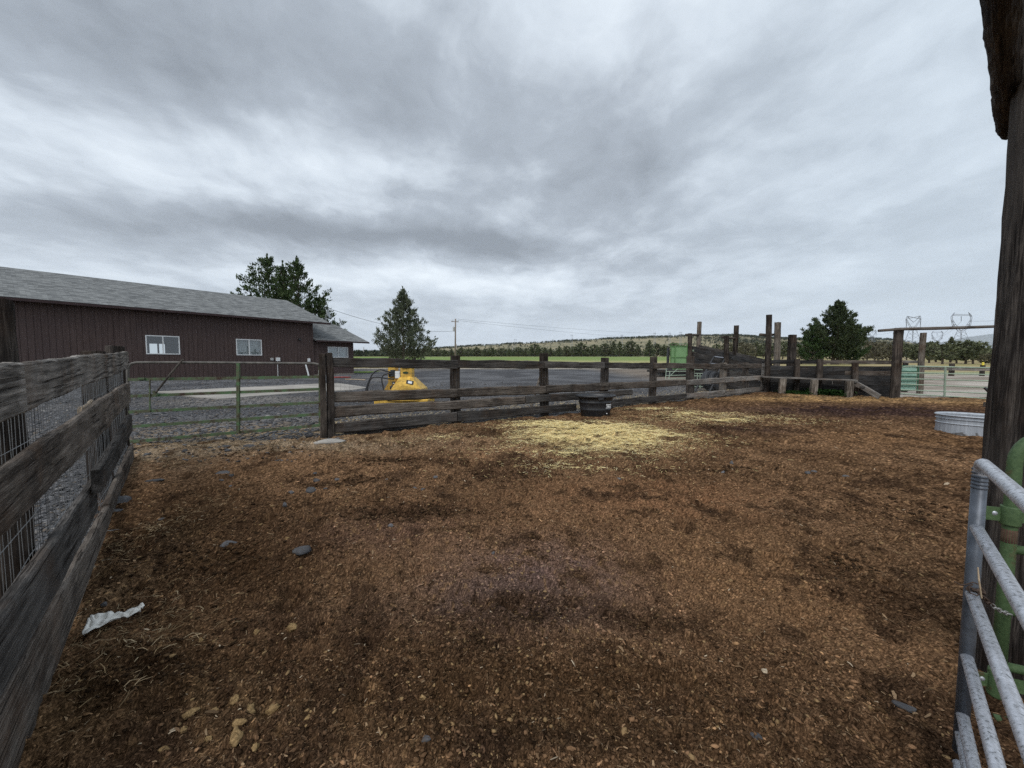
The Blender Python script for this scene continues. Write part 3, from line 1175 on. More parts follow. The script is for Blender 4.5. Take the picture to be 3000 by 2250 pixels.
def make_straw():
    xs, ys = [], []
    for px, py, rx, ry, n in [(1748, 1278, 1.15, .92, 50000), (1610, 1248, .9, .5, 7000), (1690, 1258, 1.4, .85, 2600), (1640, 1325, 1.5, .45, 1100), (2020, 1218, 1.5, .40, 2600), (2130, 1234, 2.2, .60, 4200), (1910, 1203, .9, .25, 1500), (1700, 1375, 1.5, .45, 500), (1290, 1290, 1.6, .5, 500), (2000, 1290, 1.5, .8, 500)]:
        p = G(px, py)
        m = n * 2
        t = np.minimum(np.abs(RS.randn(m)) * .52, 1.6) ** .9
        a = RS.rand(m) * 6.283
        x, y = p.x + np.cos(a) * t * rx * 1.25, p.y + np.sin(a) * t * ry * 1.25
        k = RS.rand(m) < sstep((fbm(x * 2.6, y * 4.2, 4, 71) - .30) * 3.6)
        x, y = x[k][:n], y[k][:n]
        xs.append(x)
        ys.append(y)
    X, Y = np.concatenate(xs), np.concatenate(ys)
    k = inpoly(X, Y, POLY)
    X, Y = X[k], Y[k]
    n = len(X)
    c = pal(n, [(.92, .76, .38), (.82, .65, .30), (.95, .85, .52), (.64, .50, .23), (.72, .65, .31)], [30, 24, 18, 9, 6], .12)
    p = G(1745, 1262)
    core = np.exp(-((X - p.x) / 1.1) ** 2 - ((Y - p.y) / .9) ** 2)
    strands('straw_litter', X, Y, soil_z(X, Y) + .004 + .022 * core * RS.rand(n), RS.uniform(.025, .085, n), RS.uniform(.002, .0045, n), c, M_STRAW, .015, .6, .3)


make_straw()


def make_dry_litter():
    xs, ys = [], []
    for px, py, rx, ry, n in [(690, 1306, 3.0, .55, 3600), (480, 1360, .8, .5, 700), (1000, 1320, 1.2, .4, 800), (1250, 1255, 2.2, .35, 2200), (360, 1600, .25, 1.1, 900), (300, 1900, .5, .5, 500), (2420, 1166, 2.6, .6, 5000), (2800, 1176, 1.6, .4, 1500)]:
        p = G(px, py)
        xs.append(p.x + RS.randn(n) * rx * .55)
        ys.append(p.y + RS.randn(n) * ry * .55)
    X, Y = np.concatenate(xs), np.concatenate(ys)
    k = inpoly(X, Y, POLY + np.array([0, .0]))
    X, Y = X[k], Y[k]
    n = len(X)
    c = pal(n, [(.34, .25, .15), (.25, .175, .095), (.42, .33, .21), (.18, .125, .07)], [30, 30, 10, 22], .2)
    strands('dry_litter', X, Y, soil_z(X, Y), RS.uniform(.02, .08, n), RS.uniform(.002, .005, n), c, M_STRAW, .015, .6, .5)
    # outside the fence, on the yard
    d = (mF1 - mF0)
    n = 14000
    s = RS.rand(n)
    o = .25 + RS.gamma(1.6, .45, n)
    X = mF0.x + d.x * s - d.y / d.length * o
    Y = mF0.y + d.y * s + d.x / d.length * o
    c = pal(n, [(.42, .33, .19), (.33, .25, .14), (.52, .43, .27)], [30, 24, 14], .2)
    strands('yard_straw', X, Y, terrain(X, Y) + .015, RS.uniform(.03, .13, n), RS.uniform(.004, .012, n), c, M_STRAW, .03, .6, .6)


make_dry_litter()


def make_gravel():
    n = 90000
    px = RS.uniform(-40, 2200, n)
    r = np.exp(RS.uniform(np.log(2.2), np.log(21), n))
    X = (px - 1500) / F * r
    Y = r
    k = (~inpoly(X + (fbm(X * 2, Y * 2, 3, 51) - .5) * .3, Y - .05, POLY) | ((X < -2.9) & (Y > 5.2) & (RS.rand(n) < .10))) & (X < 12.5)
    X, Y = X[k], Y[k]
    n = len(X)
    dg = np.exp(-((X + 5) / 3.0) ** 2 - ((Y - 8.2) / 1.7) ** 2)
    Rr = RS.gamma(2.2, .0052, n) * (1 + .5 * dg) + .004 + .0005 * Y
    c = pal(n, [(.115, .116, .121), (.085, .086, .091), (.155, .155, .16), (.22, .21, .20), (.14, .12, .10)], [30, 24, 18, 6, 8], .2)
    pebbles('yard_gravel', X, Y, np.where(inpoly(X, Y, POLY), soil_z(X, Y), terrain(X, Y)), Rr, c, M_STONE, .55)


make_gravel()


# ================================================================== fences and gates
def pxboard(name, A, u, L, R, th, mat, parent, off=0.0, rnd=.01, extL=0.0, extR=0.0, wob=.005, seg=.12):
    (x0, t0, b0), (x1, t1, b1) = L, R
    ta, ba, tb, bb = onp(x0, t0, A, u, off), onp(x0, b0, A, u, off), onp(x1, t1, A, u, off), onp(x1, b1, A, u, off)
    P, Q = (ta + ba) / 2, (tb + bb) / 2
    d = (Q - P).normalized()
    return board(name, P - d * extL, Q + d * extR, ta.z - ba.z, tb.z - bb.z, th, mat, parent, rnd, wob, None, seg)


def pxpost(name, A, u, px, ytop, off, r, mat, parent, square=False, zbot=None, **k):
    b = onp(px, 1100, A, u, off)
    t = onp(px, ytop, A, u, off)
    z0 = tz(b.x, b.y) if zbot is None else zbot
    return post(name, (b.x, b.y, z0), (b.x, b.y, t.z), r, mat, parent, square, **k)


# --- left board fence
LA, LU = fL0, flat(fL1 - fL0)
lf = thing('board_fence', 'weathered grey board fence with wire mesh running close along the left edge towards the barn', 'fence', (fL0.x, fL0.y, tz(fL0.x, fL0.y)))
pxboard('board', LA, LU, (0, 1067, 1235), (72, 1060, 1206), .042, M_BOARD_R, lf, extL=.45, rnd=.008, seg=.045, wob=.0055)
pxboard('board', LA, LU, (73.5, 1060, 1205), (378, 1031, 1080), .042, M_BOARD_R, lf, rnd=.008, seg=.045, wob=.0055)
pxboard('board', LA, LU, (0, 1402, 1596), (308, 1164, 1262), .045, M_BOARD, lf, extL=.45, rnd=.012, seg=.045, wob=.0055)
pxboard('board', LA, LU, (310, 1163, 1261), (383, 1119, 1180), .045, M_BOARD, lf, rnd=.012, seg=.045, wob=.0055)
pxboard('board', LA, LU, (0, 1808, 2055), (286, 1402, 1500), .046, M_BOARD_D, lf, extL=.45, rnd=.010, seg=.045, wob=.0055)
pxboard('board', LA, LU, (296, 1374, 1446), (389, 1212, 1266), .05, M_BOARD_D, lf, off=-.058, rnd=.007, seg=.045, wob=.0055)
pxboard('board', LA, LU, (68, 1925, 2250), (322, 1478, 1532), .046, M_BOARD, lf, off=-.005, extL=.4, rnd=.010, seg=.045, wob=.0055)
pxboard('board', LA, LU, (324, 1470, 1528), (391, 1300, 1354), .046, M_BOARD, lf, off=-.005, rnd=.010, seg=.045, wob=.0055)
pxpost('post', LA, LU, -16, 884, .16, .085, M_POST_D, lf, rough=.09)
pxpost('post', LA, LU, 276, 1030, .14, .10, M_POST_D, lf)
pxpost('post', LA, LU, 328, 1015, .13, .06, M_POST_D, lf)
pxpost('post', LA, LU, 351, 1016, .13, .068, M_POST_D, lf)
LL = (fL1 - fL0).length
o_ = LA - LU * .5
wiremesh(o_, LU, LL + .55, lambda s: tz((o_ + LU * s).x, (o_ + LU * s).y) + .03, lambda s: 1.40 + .02 * s, .052, (0.02, .14, .27, .40, .53, .66, .79, .92, 1), .0014, M_WIRE, lf, .052, .006)
# short plank lying across the fence behind the middle board
a_, b_ = onp(240, 1204, LA, LU, .12), onp(288, 1172, LA, LU, .16)
bl = board('loose_plank', a_ + Vector((0, 0, .0)), b_, .07, .07, .03, M_TAN)
tag(bl, 'short pale offcut of plank wedged behind the left fence by its second post', 'plank')

# --- tube gate between the left fence and the long fence
GU = flat(gR - gL)
gt = thing('tube_gate', 'long rusty green pipe gate hung in front of the brown barn', 'gate', gL)


def gp(x, y, off=0.0):
    return onp(x, y, gL, GU, off)


MB().tube([gp(374, 1290), gp(374, 1110), gp(374, 1084), gp(378, 1072), gp(387, 1065), gp(402, 1062), gp(560, 1062), gp(920, 1065), gp(930, 1067), gp(937, 1072)], .021, 10).build('top_pipe', M_PIPE, gt, smooth=True)
for (ya, yb, x0) in ((1112, 1104, 376), (1161, 1140, 377), (1207, 1179, 378), (1250, 1213, 380), (1294, 1246, 382)):
    MB().bar(gp(x0, ya), gp(938, yb), .03, .047).build('rail', M_RUST, gt)
MB().bar(gp(698, 1064, -.02), gp(698, 1269, -.02), .05, .03).build('upright', M_RUST, gt)
MB().bar(gp(439, 1113, -.022), gp(439, 1206, -.022), .02, .012).build('strap', M_RUST, gt)
MB().tube([gp(536, 1053, -.05), gp(500, 1095, -.05), gp(456, 1151, -.04)], .016, 8).build('brace', M_POLE, gt)
MB().bar(gp(452, 1146, -.04), gp(460, 1160, -.04), .06, .03).build('brace_clamp', M_RUST, gt)
MB().bar(gp(405, 1109, -.03), gp(424, 1109, -.03), .03, .03).build('latch', M_RUST, gt)
MB().bar(gp(937, 1072), gp(937, 1250), .03, .03).build('end_upright', M_RUST, gt)

# --- the long plank fence
MU = flat(mF1 - mF0)
mf = thing('plank_fence', 'long four rail plank fence on square posts running from the gate to the loading chute', 'fence', mF0)
ROWS = {
    'a': [(958, 1048, 1077), (1335, 1054, 1080), (1593, 1058, 1079.5), (1770, 1061, 1079.5), (1922, 1063, 1080), (2125, 1066, 1081), (2234, 1066, 1077)],
    'b': [(963, 1150, 1182), (1341, 1137.5, 1165), (1601, 1129, 1153), (1785, 1121, 1143), (2012, 1112.5, 1129), (2125, 1106, 1122.5), (2234, 1100, 1113)],
    'c': [(954, 1192, 1226), (1341, 1173, 1207), (1540, 1162, 1184)],
    'c2': [(1542, 1160, 1184), (1855, 1141, 1157.5)],
    'd': [(964, 1241, 1271), (1341, 1207, 1236), (1690, 1183, 1203)],
    'd2': [(1740, 1176, 1197), (1900, 1161.5, 1179.5), (2012, 1152.5, 1168), (2125, 1144, 1159), (2233, 1133.5, 1144.5)]}
JO = {'a': [1341, 1595, 1772, 1914, 2125], 'b': [1341, 1601, 1785, 2012, 2125], 'c': [], 'c2': [], 'd': [1341], 'd2': [2012, 2125]}


def rowat(r, x):
    xs = [q[0] for q in r]
    return x, float(np.interp(x, xs, [q[1] for q in r])), float(np.interp(x, xs, [q[2] for q in r]))


for key, r in ROWS.items():
    js = [r[0][0]] + JO[key] + [r[-1][0]]
    for i in range(len(js) - 1):
        far = js[i] > 1900
        m = M_BOARD_G if (far and (key in 'bd2' or js[i] > 2100)) else (M_BOARD if key in ('b', 'c', 'a') else M_BOARD_D)
        if key == 'a':
            m = M_BOARD_D if js[i] < 1900 else M_BOARD
        pxboard('board', mF0, MU, rowat(r, js[i] + (1 if i else 0)), rowat(r, js[i + 1] - 1), .05, m, mf, rnd=.024 if key in ('b', 'c', 'c2') else .012, off=(-.004 if key == 'c2' else 0), wob=.007)
for px, yt, r, m in ((1334, 1043, .088, M_POST), (1594, 1035, .088, M_POST), (1771, 1048, .09, M_POST_D), (1913, 1046, .088, M_POST), (2022, 1043, .10, M_POST), (2118, 1063, .09, M_POST_G), (2184, 1062, .085, M_POST)):
    pxpost('post', mF0, MU, px, yt, .155, r, m, mf, square=True, rot=math.atan2(MU.y, MU.x))
b_ = G(946, 1290)
post('post', b_, at(946, 1037, b_.y), .048, M_POST, mf, square=True, rot=.5, rx=1.1)
b_ = G(962, 1289) + Vector((.02, .08, 0))
post('post', b_, at(963, 1034, b_.y), .062, M_POST_D, mf, square=True, rot=.5)
pxboard('end_batten', mF0, MU, (2232, 1065, 1143), (2239, 1065, 1143), .03, M_BOARD_G, mf, off=-.035, wob=.0)
ML = (mF1 - mF0).length
wiremesh(mF0, MU, ML, lambda s: tz((mF0 + MU * s).x, (mF0 + MU * s).y) + .06, lambda s: 1.47 - .004 * s, .075, (0, .12, .24, .36, .48, .6, .72, .84, .96), .0013, M_WIRE, mf, .058, .006)

# stick leaning on the second post; old sleepers at the foot of the fence; the footing
lp = board('leaning_plank', onp(1557, 1192, mF0, MU, .55), onp(1590, 1083, mF0, MU, .30), .07, .07, .03, M_POST_G, up=(0.8, -.6, 0.3))
tag(lp, 'grey stick of timber leaning on the back of the long fence near its third post', 'plank')
for (L_, R_, of, lb) in (((1012, 1262, 1289), (1125, 1252, 1272), .05, 'dark old sleeper lying under the bottom rail next to the white footing'),
                         ((1122, 1254, 1274), (1262, 1243, 1252), .09, 'dark old sleeper lying under the bottom rail further from the white footing')):
    tag(pxboard('railway_sleeper', mF0, MU, L_, R_, .18, M_BOARD_D, None, off=of, rnd=.02, wob=.008), lb, 'timber')
fc = G(962, 1297)
FOOT = fc

# ================================================================== yellow implement behind the fence
YY = 11.6
yx = at(1193, 1100, YY).x
yz = tz(yx, YY)
ym = thing('hydraulic_implement', 'yellow hydraulic attachment with flared skirt and black hoses standing behind the long fence', 'machine', (yx, YY, yz))
o0 = Vector((yx, YY, 0))


def yl(x, y, z):
    return o0 + Vector((x, y, z))


MB().box(yl(-.09, .1, yz + .10), (1.58, 1.0, .16), None, .02).build('base_plate', M_YEL, ym)
MB().box(yl(.006, 0.02, 1.215), (.34, .34, .46), None, .012).build('tower', M_YEL, ym)
mb = MB()
T = [yl(-.19, -.18, 1.02), yl(.20, -.18, 1.02), yl(.20, .22, 1.02), yl(-.19, .22, 1.02)]
Bm = [yl(-.43, -.40, .60), yl(.015, -.52, .805), yl(.50, -.36, .68), yl(.50, .45, .68), yl(-.43, .45, .60)]
Bl = [yl(-.50, -.42, yz + .15), yl(.03, -.56, yz + .15), yl(.56, -.38, yz + .15), yl(.56, .48, yz + .15), yl(-.50, .48, yz + .15)]
mb.add(T + Bm + Bl, [(3, 2, 1, 0), (0, 1, 5), (0, 5, 4), (1, 6, 5), (1, 2, 7, 6), (2, 3, 8, 7), (3, 0, 4, 8), (4, 5, 10, 9), (5, 6, 11, 10), (6, 7, 12, 11), (7, 8, 13, 12), (8, 4, 9, 13), (9, 10, 11, 12, 13)])
mb.build('skirt', M_YEL, ym)
mb = MB()
mb.box(yl(-.45, .10, .92), (.23, .30, .80), None, .01)
mb.add([yl(-.57, -.02, .85), yl(-.57, .2, .85), yl(-.86, .2, .36), yl(-.86, -.02, .36), yl(-.50, -.02, .36), yl(-.50, .2, .36)], [(0, 1, 2, 3), (0, 3, 4), (1, 5, 2), (3, 2, 5, 4), (0, 4, 5, 1)])
mb.build('side_housing', M_YEL, ym)
mb = MB()
for x in (-.13, .0, .12):
    mb.tube([yl(x, -.155, 1.36), yl(x, -.20, 1.36)], .02, 8)
mb.box(yl(.0, -.17, 1.33), (.20, .03, .07))
mb.build('hitch_pins', M_BLACKM, ym)
mb = MB()
mb.box(yl(-.40, -.10, 1.14), (.12, .12, .20), None, .01)
mb.box(yl(-.50, -.08, 1.10), (.06, .08, .14), None, .01)
mb.build('valve_block', M_BLACKM, ym)
MB().box(yl(-.245, -.173, 1.10), (.135, .006, .21)).build('white_plate', M_WHITE, ym)
MB().box(yl(-.40, -.056, .84), (.10, .008, .09)).build('data_plate', M_BLACKM, ym)
MB().box(yl(-.395, -.062, .835), (.055, .006, .035)).build('data_label', M_WHITE, ym)
el = MB()
el.lathe([(.085, 0), (.085, .008)], 20, 1, .42, (0, 0, 0), True)
el.build('oval_badge', plain('badge_green', (.03, .055, .025), .4), ym, Matrix.Translation(yl(-.005, -.151, 1.155)) @ Matrix.Rotation(math.pi / 2, 4, 'X'))
# tilted decal on the sloping face of the skirt
nrm = (Bm[2] - T[1]).cross(Bm[1] - T[1]).normalized()
if nrm.y > 0:
    nrm = -nrm
c_ = T[1] * .42 + Bm[1] * .42 + Bm[2] * .16
e1 = (Bm[2] - Bm[1]).normalized()
e2 = nrm.cross(e1)
for nm, w_, h_, k_, m_ in (('decal', .21, .15, .004, M_BLACKM), ('decal_face', .11, .09, .007, M_WHITE)):
    q = [c_ + e1 * sx_ * w_ / 2 + e2 * sy_ * h_ / 2 + nrm * k_ for sx_, sy_ in ((-1, -1), (1, -1), (1, 1), (-1, 1))]
    MB().hexa(q + [p + nrm * .003 for p in q]).build(nm, m_, ym)
for pts in ([(-.34, -.14, 1.15), (-.55, -.2, 1.20), (-.74, -.25, 1.25), (-.92, -.28, 1.15), (-1.03, -.3, .95), (-1.12, -.3, .72), (-1.17, -.3, .50), (-1.10, -.3, .36)],
            [(-.38, -.14, 1.12), (-.55, -.2, 1.13), (-.66, -.22, 1.07), (-.69, -.24, .95), (-.66, -.24, .78), (-.63, -.24, .60), (-.60, -.2, .45)],
            [(-.36, -.14, .96), (-.58, -.2, .99), (-.80, -.25, 1.03), (-.96, -.28, 1.01), (-1.05, -.3, .86), (-1.10, -.3, .62), (-1.05, -.3, .40)]):
    # smooth the curve
    P = [yl(*p) for p in pts]
    Q = []
    for i in range(len(P) - 1):
        p0, p1, p2, p3 = P[max(i - 1, 0)], P[i], P[i + 1], P[min(i + 2, len(P) - 1)]
        for s in range(4):
            t_ = s / 4
            Q.append(.5 * ((2 * p1) + (p2 - p0) * t_ + (2 * p0 - 5 * p1 + 4 * p2 - p3) * t_ ** 2 + (3 * p1 - p0 - 3 * p2 + p3) * t_ ** 3))
    Q.append(P[-1])
    MB().tube(Q, .021, 8).build('hose', M_BLACK, ym, smooth=True)
MB().tube([yl(-.43, -.16, .72), yl(-.36, -.2, .70), yl(-.27, -.3, .66)], [.07, .07, .05], 12).build('drum_cap', M_BLACKM, ym, smooth=True)

# ================================================================== tub by the fence
tc = GS(1744, 1217)
tub = thing('stock_tub', 'round black rubber stock tub with white label standing against the long fence behind the straw', 'tub', tc)
mb = MB()
pf = [(.29, -.01), (.315, .01), (.325, .13), (.338, .14), (.338, .155), (.332, .165), (.355, .285), (.368, .295), (.368, .31), (.36, .32), (.375, .41), (.43, .415), (.437, .43), (.437, .452), (.425, .462), (.40, .462), (.375, .45), (.36, .40), (.30, .05), (.0, .045)]
mb.lathe(pf, 40, 1.0, .78)
mb.build('tub_shell', M_BLACK, tub, Matrix.Translation(tc) @ Matrix.Scale(1.12, 4), smooth=True)
MB().box((0, 0, 0), (.13, .05, .06), None, .012).build('grip', M_BLACK, tub, Matrix.Translation(tc + Vector((.05, -.353, .44))))
th_ = math.radians(-52)
lp_ = tc + Vector((.41 * math.cos(th_), .41 * .78 * math.sin(th_), .263))
nx = Vector((math.cos(th_) * .78, math.sin(th_), .12)).normalized()
tx = Vector((0, 0, 1)).cross(nx).normalized()
ty = nx.cross(tx)
ML_ = Matrix.Translation(lp_) @ Matrix((tx, ty, nx)).transposed().to_4x4()


def text(name, s, size, M, mat, parent, ext=.001):
    c = bpy.data.curves.new(name, 'FONT')
    c.body = s
    c.size = size
    c.align_x = 'CENTER'
    c.align_y = 'CENTER'
    c.extrude = ext
    c.shear = .25
    c.offset = .0012
    c.materials.append(mat)
    tmp = bpy.data.objects.new('tmp', c)
    COL.objects.link(tmp)
    dg = bpy.context.evaluated_depsgraph_get()
    me = bpy.data.meshes.new_from_object(tmp.evaluated_get(dg))
    bpy.data.objects.remove(tmp)
    o = bpy.data.objects.new(name, me)
    COL.objects.link(o)
    return place(o, M, parent)


text('lettering', 'Rubbermaid', .042, ML_ @ Matrix.Translation((0, .03, .012)) @ Matrix.Diagonal((.75, 1.25, 1, 1)), M_WHITE, tub)
text('lettering', 'COMMERCIAL', .030, ML_ @ Matrix.Translation((-.006, -.016, .012)) @ Matrix.Diagonal((.75, 1.2, 1, 1)), M_WHITE, tub)
MB().box((0, 0, 0), (.165, .010, .002)).build('label_bar', M_WHITE, tub, ML_ @ Matrix.Translation((-.012, -.045, .010)))
MB().lathe([(.014, 0), (.014, .01), (.008, .012)], 10, closed=True).build('drain_plug', M_WHITE, tub, Matrix.Translation(tc + Vector((.22, -.245, .085))) @ Matrix.Rotation(math.pi / 2, 4, 'X'))

# ================================================================== loading chute
EA = G(2247, 1147)
CU = Vector((-.574, .819, 0))
ch = thing('loading_chute', 'tall timber loading chute with sloping plank sides at the far end of the long fence', 'loading chute', EA)


def cp(x, y, off=0.0):
    return onp(x, y, EA, CU, off)


for px, yt, of, r, m in ((2018.5, 977, 0, .10, M_POST), (2125.5, 984, 0, .10, M_POST), (2247, 923, 0, .105, M_POST), (2044, 943, -.8, .10, M_POST_G), (2152, 954, -.8, .105, M_POST), (2273, 945, -.85, .12, M_POST_G), (2316, 981, -1.0, .115, M_POST_D), (2252.5, 1050, -.16, .085, M_POST_D)):
    pxpost('post', EA, CU, px, yt, of, r, m, ch, square=(r == .115), rough=.07)
for p, q in (((2009, 980.5, -.05), (2053, 980, -.85)), ((2115, 987.5, -.05), (2160, 991, -.85)), ((2227, 980, .05), (2266, 980.5, -.9))):
    pole('crossbar', [cp(*p), (cp(*p) + cp(*q)) / 2 + Vector((0, 0, -.015)), cp(*q)], .05, M_POLE, ch)
for k in range(7):
    l0, l1 = 1012.5 + k * 17.0, 1012.5 + k * 17 + 16.3
    r0, r1 = 1058.5 + k * 15.0, 1058.5 + k * 15 + 14.3
    pxboard('side_plank', EA, CU, (2021, l0, l1), (2240, r0, r1), .045, (M_BOARD_K, M_BOARD_D)[k % 2], ch, off=-.11, rnd=.006)
for k in range(3):
    pxboard('side_plank', EA, CU, (2046, 1010 + k * 15, 1024 + k * 15), (2262, 1057 + k * 13, 1069 + k * 13), .045, M_BOARD_D, ch, off=-.72, rnd=.006)
a_, b_ = cp(2021, 1085, -.16), cp(2240, 1135, -.16)
board('ramp_floor', a_, b_, .06, .06, .55, M_BOARD_D, ch)
MB().box((0, 0, 0), (.16, .004, .075)).build('metal_plate', M_PALE, ch, Matrix.Translation(cp(2028, 1027, -.10)) @ Matrix.Rotation(math.atan2(-CU.y, -CU.x), 4, 'Z'))

# --- green flat trailer behind the chute
TY = 26.0
tl = at(1953, 1012, TY)
tw = thing('flatbed_trailer', 'dark flatbed trailer with a bright green metal headboard parked behind the loading chute', 'trailer', (at(1985, 1090, TY).x, TY, tz(13, TY)))
x0, x1 = at(1963, 1040, TY).x, at(2013, 1040, TY).x
zt, zr = at(1990, 1014, TY).z, at(1990, 1007, TY).z
zd = at(1990, 1083, TY).z
MB().box(((x0 + x1) / 2 + .03, TY, (zt + zd) / 2), (x1 - x0, .05, zt - zd)).build('headboard', plain('bright_green_steel', (.17, .30, .14), .5, 0, .14, 3), tw)
mb = MB()
for xx in (x0 + .03, x0 + .32, x1):
    mb.box((xx, TY - .05, (zt + zd) / 2), (.05, .06, zt - zd - .004))
for z in (zt, (zt + zd) / 2 + .05):
    mb.box(((x0 + x1) / 2 + .03, TY - .045, z), (x1 - x0 - .01, .05, .05))
mb.build('headboard_ribs', M_GREEN, tw)
mb = MB()
mb.tube([(x0, TY, zt), (x0, TY, zr), (x1, TY, zr), (x1, TY, zt)], .02, 6)
mb.tube([((x0 + x1) / 2, TY, zt), ((x0 + x1) / 2, TY, zr)], .018, 6)
mb.build('headboard_rail', M_GREEN, tw)
MB().box((x0 - .07, TY + .16, (zt + zd) / 2 - .05), (.10, .25, zt - zd - .1), None, .01).build('side_panel', M_BLACKM, tw)
MB().box((at(1929, 1085, TY).x + 1.9, TY + .7, zd - .10), (4.2, 1.9, .18), None, .02).build('deck', M_BOARD_D, tw)
MB().box((at(1940, 1085, TY).x + 1.9, TY + .7, zd - .30), (3.6, 1.0, .2), None, .02).build('chassis', M_BLACKM, tw)
for xx in (at(1960, 1085, TY).x, at(2035, 1085, TY).x):
    wz = tz(xx, TY) + .30
    wM = Matrix.Translation((xx, TY + .0, wz)) @ Matrix.Rotation(math.pi / 2, 4, 'X')
    wh = MB().lathe([(.17, -.08), (.28, -.09), (.30, -.06), (.30, .06), (.28, .09), (.17, .08)], 24).build('tyre', M_BLACK, tw, wM, smooth=True)
    MB().lathe([(.17, -.06), (.05, -.03), (.05, .03), (.17, .06)], 16, closed=True).build('rim', M_GALV_D, wh, wM)

# --- loose steel panels and black frame
p1 = thing('corral_panel', 'pale steel tube panel with a diagonal brace leaning beside the green trailer', 'livestock panel', at(1980, 1111, 24.0), 'loose corral panels by the loading chute')
A1, A2, A3, A4 = at(1952.5, 1079, 24.2), at(2015, 1079, 24.0), at(2011, 1108, 23.5), at(1949.5, 1111, 23.6)
MB().tube([A1, A2, A3, A4, A1], .026, 6).build('outer_frame', M_PALE, p1, smooth=True)
mb = MB()
for f in (.30, .68):
    mb.tube([A1.lerp(A4, f), A2.lerp(A3, f)], .022, 6)
mb.tube([A1.lerp(A2, .18).lerp(A4.lerp(A3, .18), .3), A4.lerp(A3, .16)], .02, 6)
mb.build('rails', M_PALE, p1)
MB().tube([A1.lerp(A2, .55), A4.lerp(A3, .22).lerp(A1.lerp(A2, .22), .32)], .02, 6).build('brace', M_PALE, p1)
PY = 16.5
p2 = thing('corral_panel', 'pale steel tube panel with one rounded corner propped against the side of the loading chute', 'livestock panel', at(2090, 1139, PY), 'loose corral panels by the loading chute')
MB().tube([at(2034, 1140, PY + .5), at(2034, 1083, PY + .6), at(2138, 1084, PY), at(2146, 1087, PY), at(2149, 1093, PY), at(2149, 1139, PY - .1)], .024, 6).build('outer_frame', M_PALE, p2, smooth=True)
mb = MB()
for y in (1094, 1101.5, 1122, 1133):
    mb.tube([at(2034, y, PY + .55), at(2149, y + 1, PY)], .02, 6)
for x in (2043, 2051, 2100):
    mb.tube([at(x, 1094, PY + .4), at(x, 1139, PY + .35)], .018, 6)
mb.build('rails', M_PALE, p2)

bf = thing('black_steel_frame', 'black steel ladder frame tilted back against the loading chute behind the long fence', 'metal frame', at(2040, 1150, 15.2))
a0, a1, b0, b1 = at(2034, 1150, 15.2), at(2092, 1045, 16.3), at(2079, 1148, 15.0), at(2124, 1049, 16.1)
MB().tube([a0, a1], .042, 8).build('side_rail', M_BLACKM, bf)
MB().tube([b0, b1], .042, 8).build('side_rail', M_BLACKM, bf)
MB().tube([a1, b1], .035, 8).build('rung', M_GALV_D, bf)
for f in (.80, .5, .22):
    MB().tube([a0.lerp(a1, f), b0.lerp(b1, f)], .025, 8).build('rung', M_GALV_D, bf)
for (px, py, Y, k, lb) in ((2081, 1112, 15.6, .42, 'black ribbed rubber tyre leaning inside the tilted steel frame, nearer the post'), (2096, 1110, 15.5, .40, 'black ribbed rubber tyre leaning behind the tilted steel frame, nearer the chute')):
    c_ = at(px, py, Y)
    c_.z = tz(c_.x, c_.y) + k
    MT = Matrix.Translation(c_) @ Matrix.Rotation(.5, 4, 'Z') @ Matrix.Rotation(math.radians(76), 4, 'X')
    mb = MB()
    mb.lathe([(k * .55, -.10), (k * .8, -.13), (k * .96, -.11), (k, -.07), (k * .97, -.035), (k, 0), (k * .97, .035), (k, .07), (k * .96, .11), (k * .8, .13), (k * .55, .10), (k * .60, 0), (k * .55, -.10)], 30)
    tag(mb.build('rubber_tyre', M_BLACK, None, MT), lb, 'tyre')

# ================================================================== plank wall with catwalk
HB = G(2614, 1164)
WU = flat(HB - EA)
WA = EA + WU * .25
pw = thing('plank_wall', 'dark plank corral wall with a raised catwalk plank along its face', 'wall', WA)


def wp(x, y, off=0.0):
    return onp(x, y, WA, WU, off)


LY = [(1054.6, 1065), (1071.5, 1084.5), (1083.8, 1095.5), (1094.8, 1108), (1107.2, 1121), (1120.2, 1134), (1133.2, 1148)]
RY = [(1056, 1067), (1073, 1088.6), (1088, 1101), (1100.3, 1116), (1115.2, 1130.6), (1129.8, 1144), (1143.2, 1163)]
for k in range(7):
    (a0, a1), (b0, b1) = LY[k], RY[k]
    m0, m1 = (a0 + b0) / 2, (a1 + b1) / 2
    xm = 2440 + (k % 3 - 1) * 35
    f = (xm - 2258) / 356.0
    mm = (a0 + (b0 - a0) * f, a1 + (b1 - a1) * f)
    pxboard('wall_plank', WA, WU, (2257, a0, a1), (xm - .6, *mm), .045, M_BOARD_K, pw, rnd=.006, off=.007 * (k % 2), wob=.003)
    pxboard('wall_plank', WA, WU, (xm + .6, *mm), (2614, b0, b1), .045, M_BOARD if k in (0, 2) else M_BOARD_K, pw, rnd=.006, off=.007 * (k % 2), wob=.003)
for px, yt in ((2333.5, 1052), (2399, 1053), (2504.5, 1063)):
    pxpost('post', WA, WU, px, yt, -.09, .088, M_POST, pw, square=True, rot=math.atan2(WU.y, WU.x))
cw_l, cw_r = wp(2236, 1105.2, -.62), wp(2513, 1114.8, -.62)
board('catwalk_plank', cw_l, cw_r, .05, .05, .42, M_BOARD_G, pw, rnd=.008)
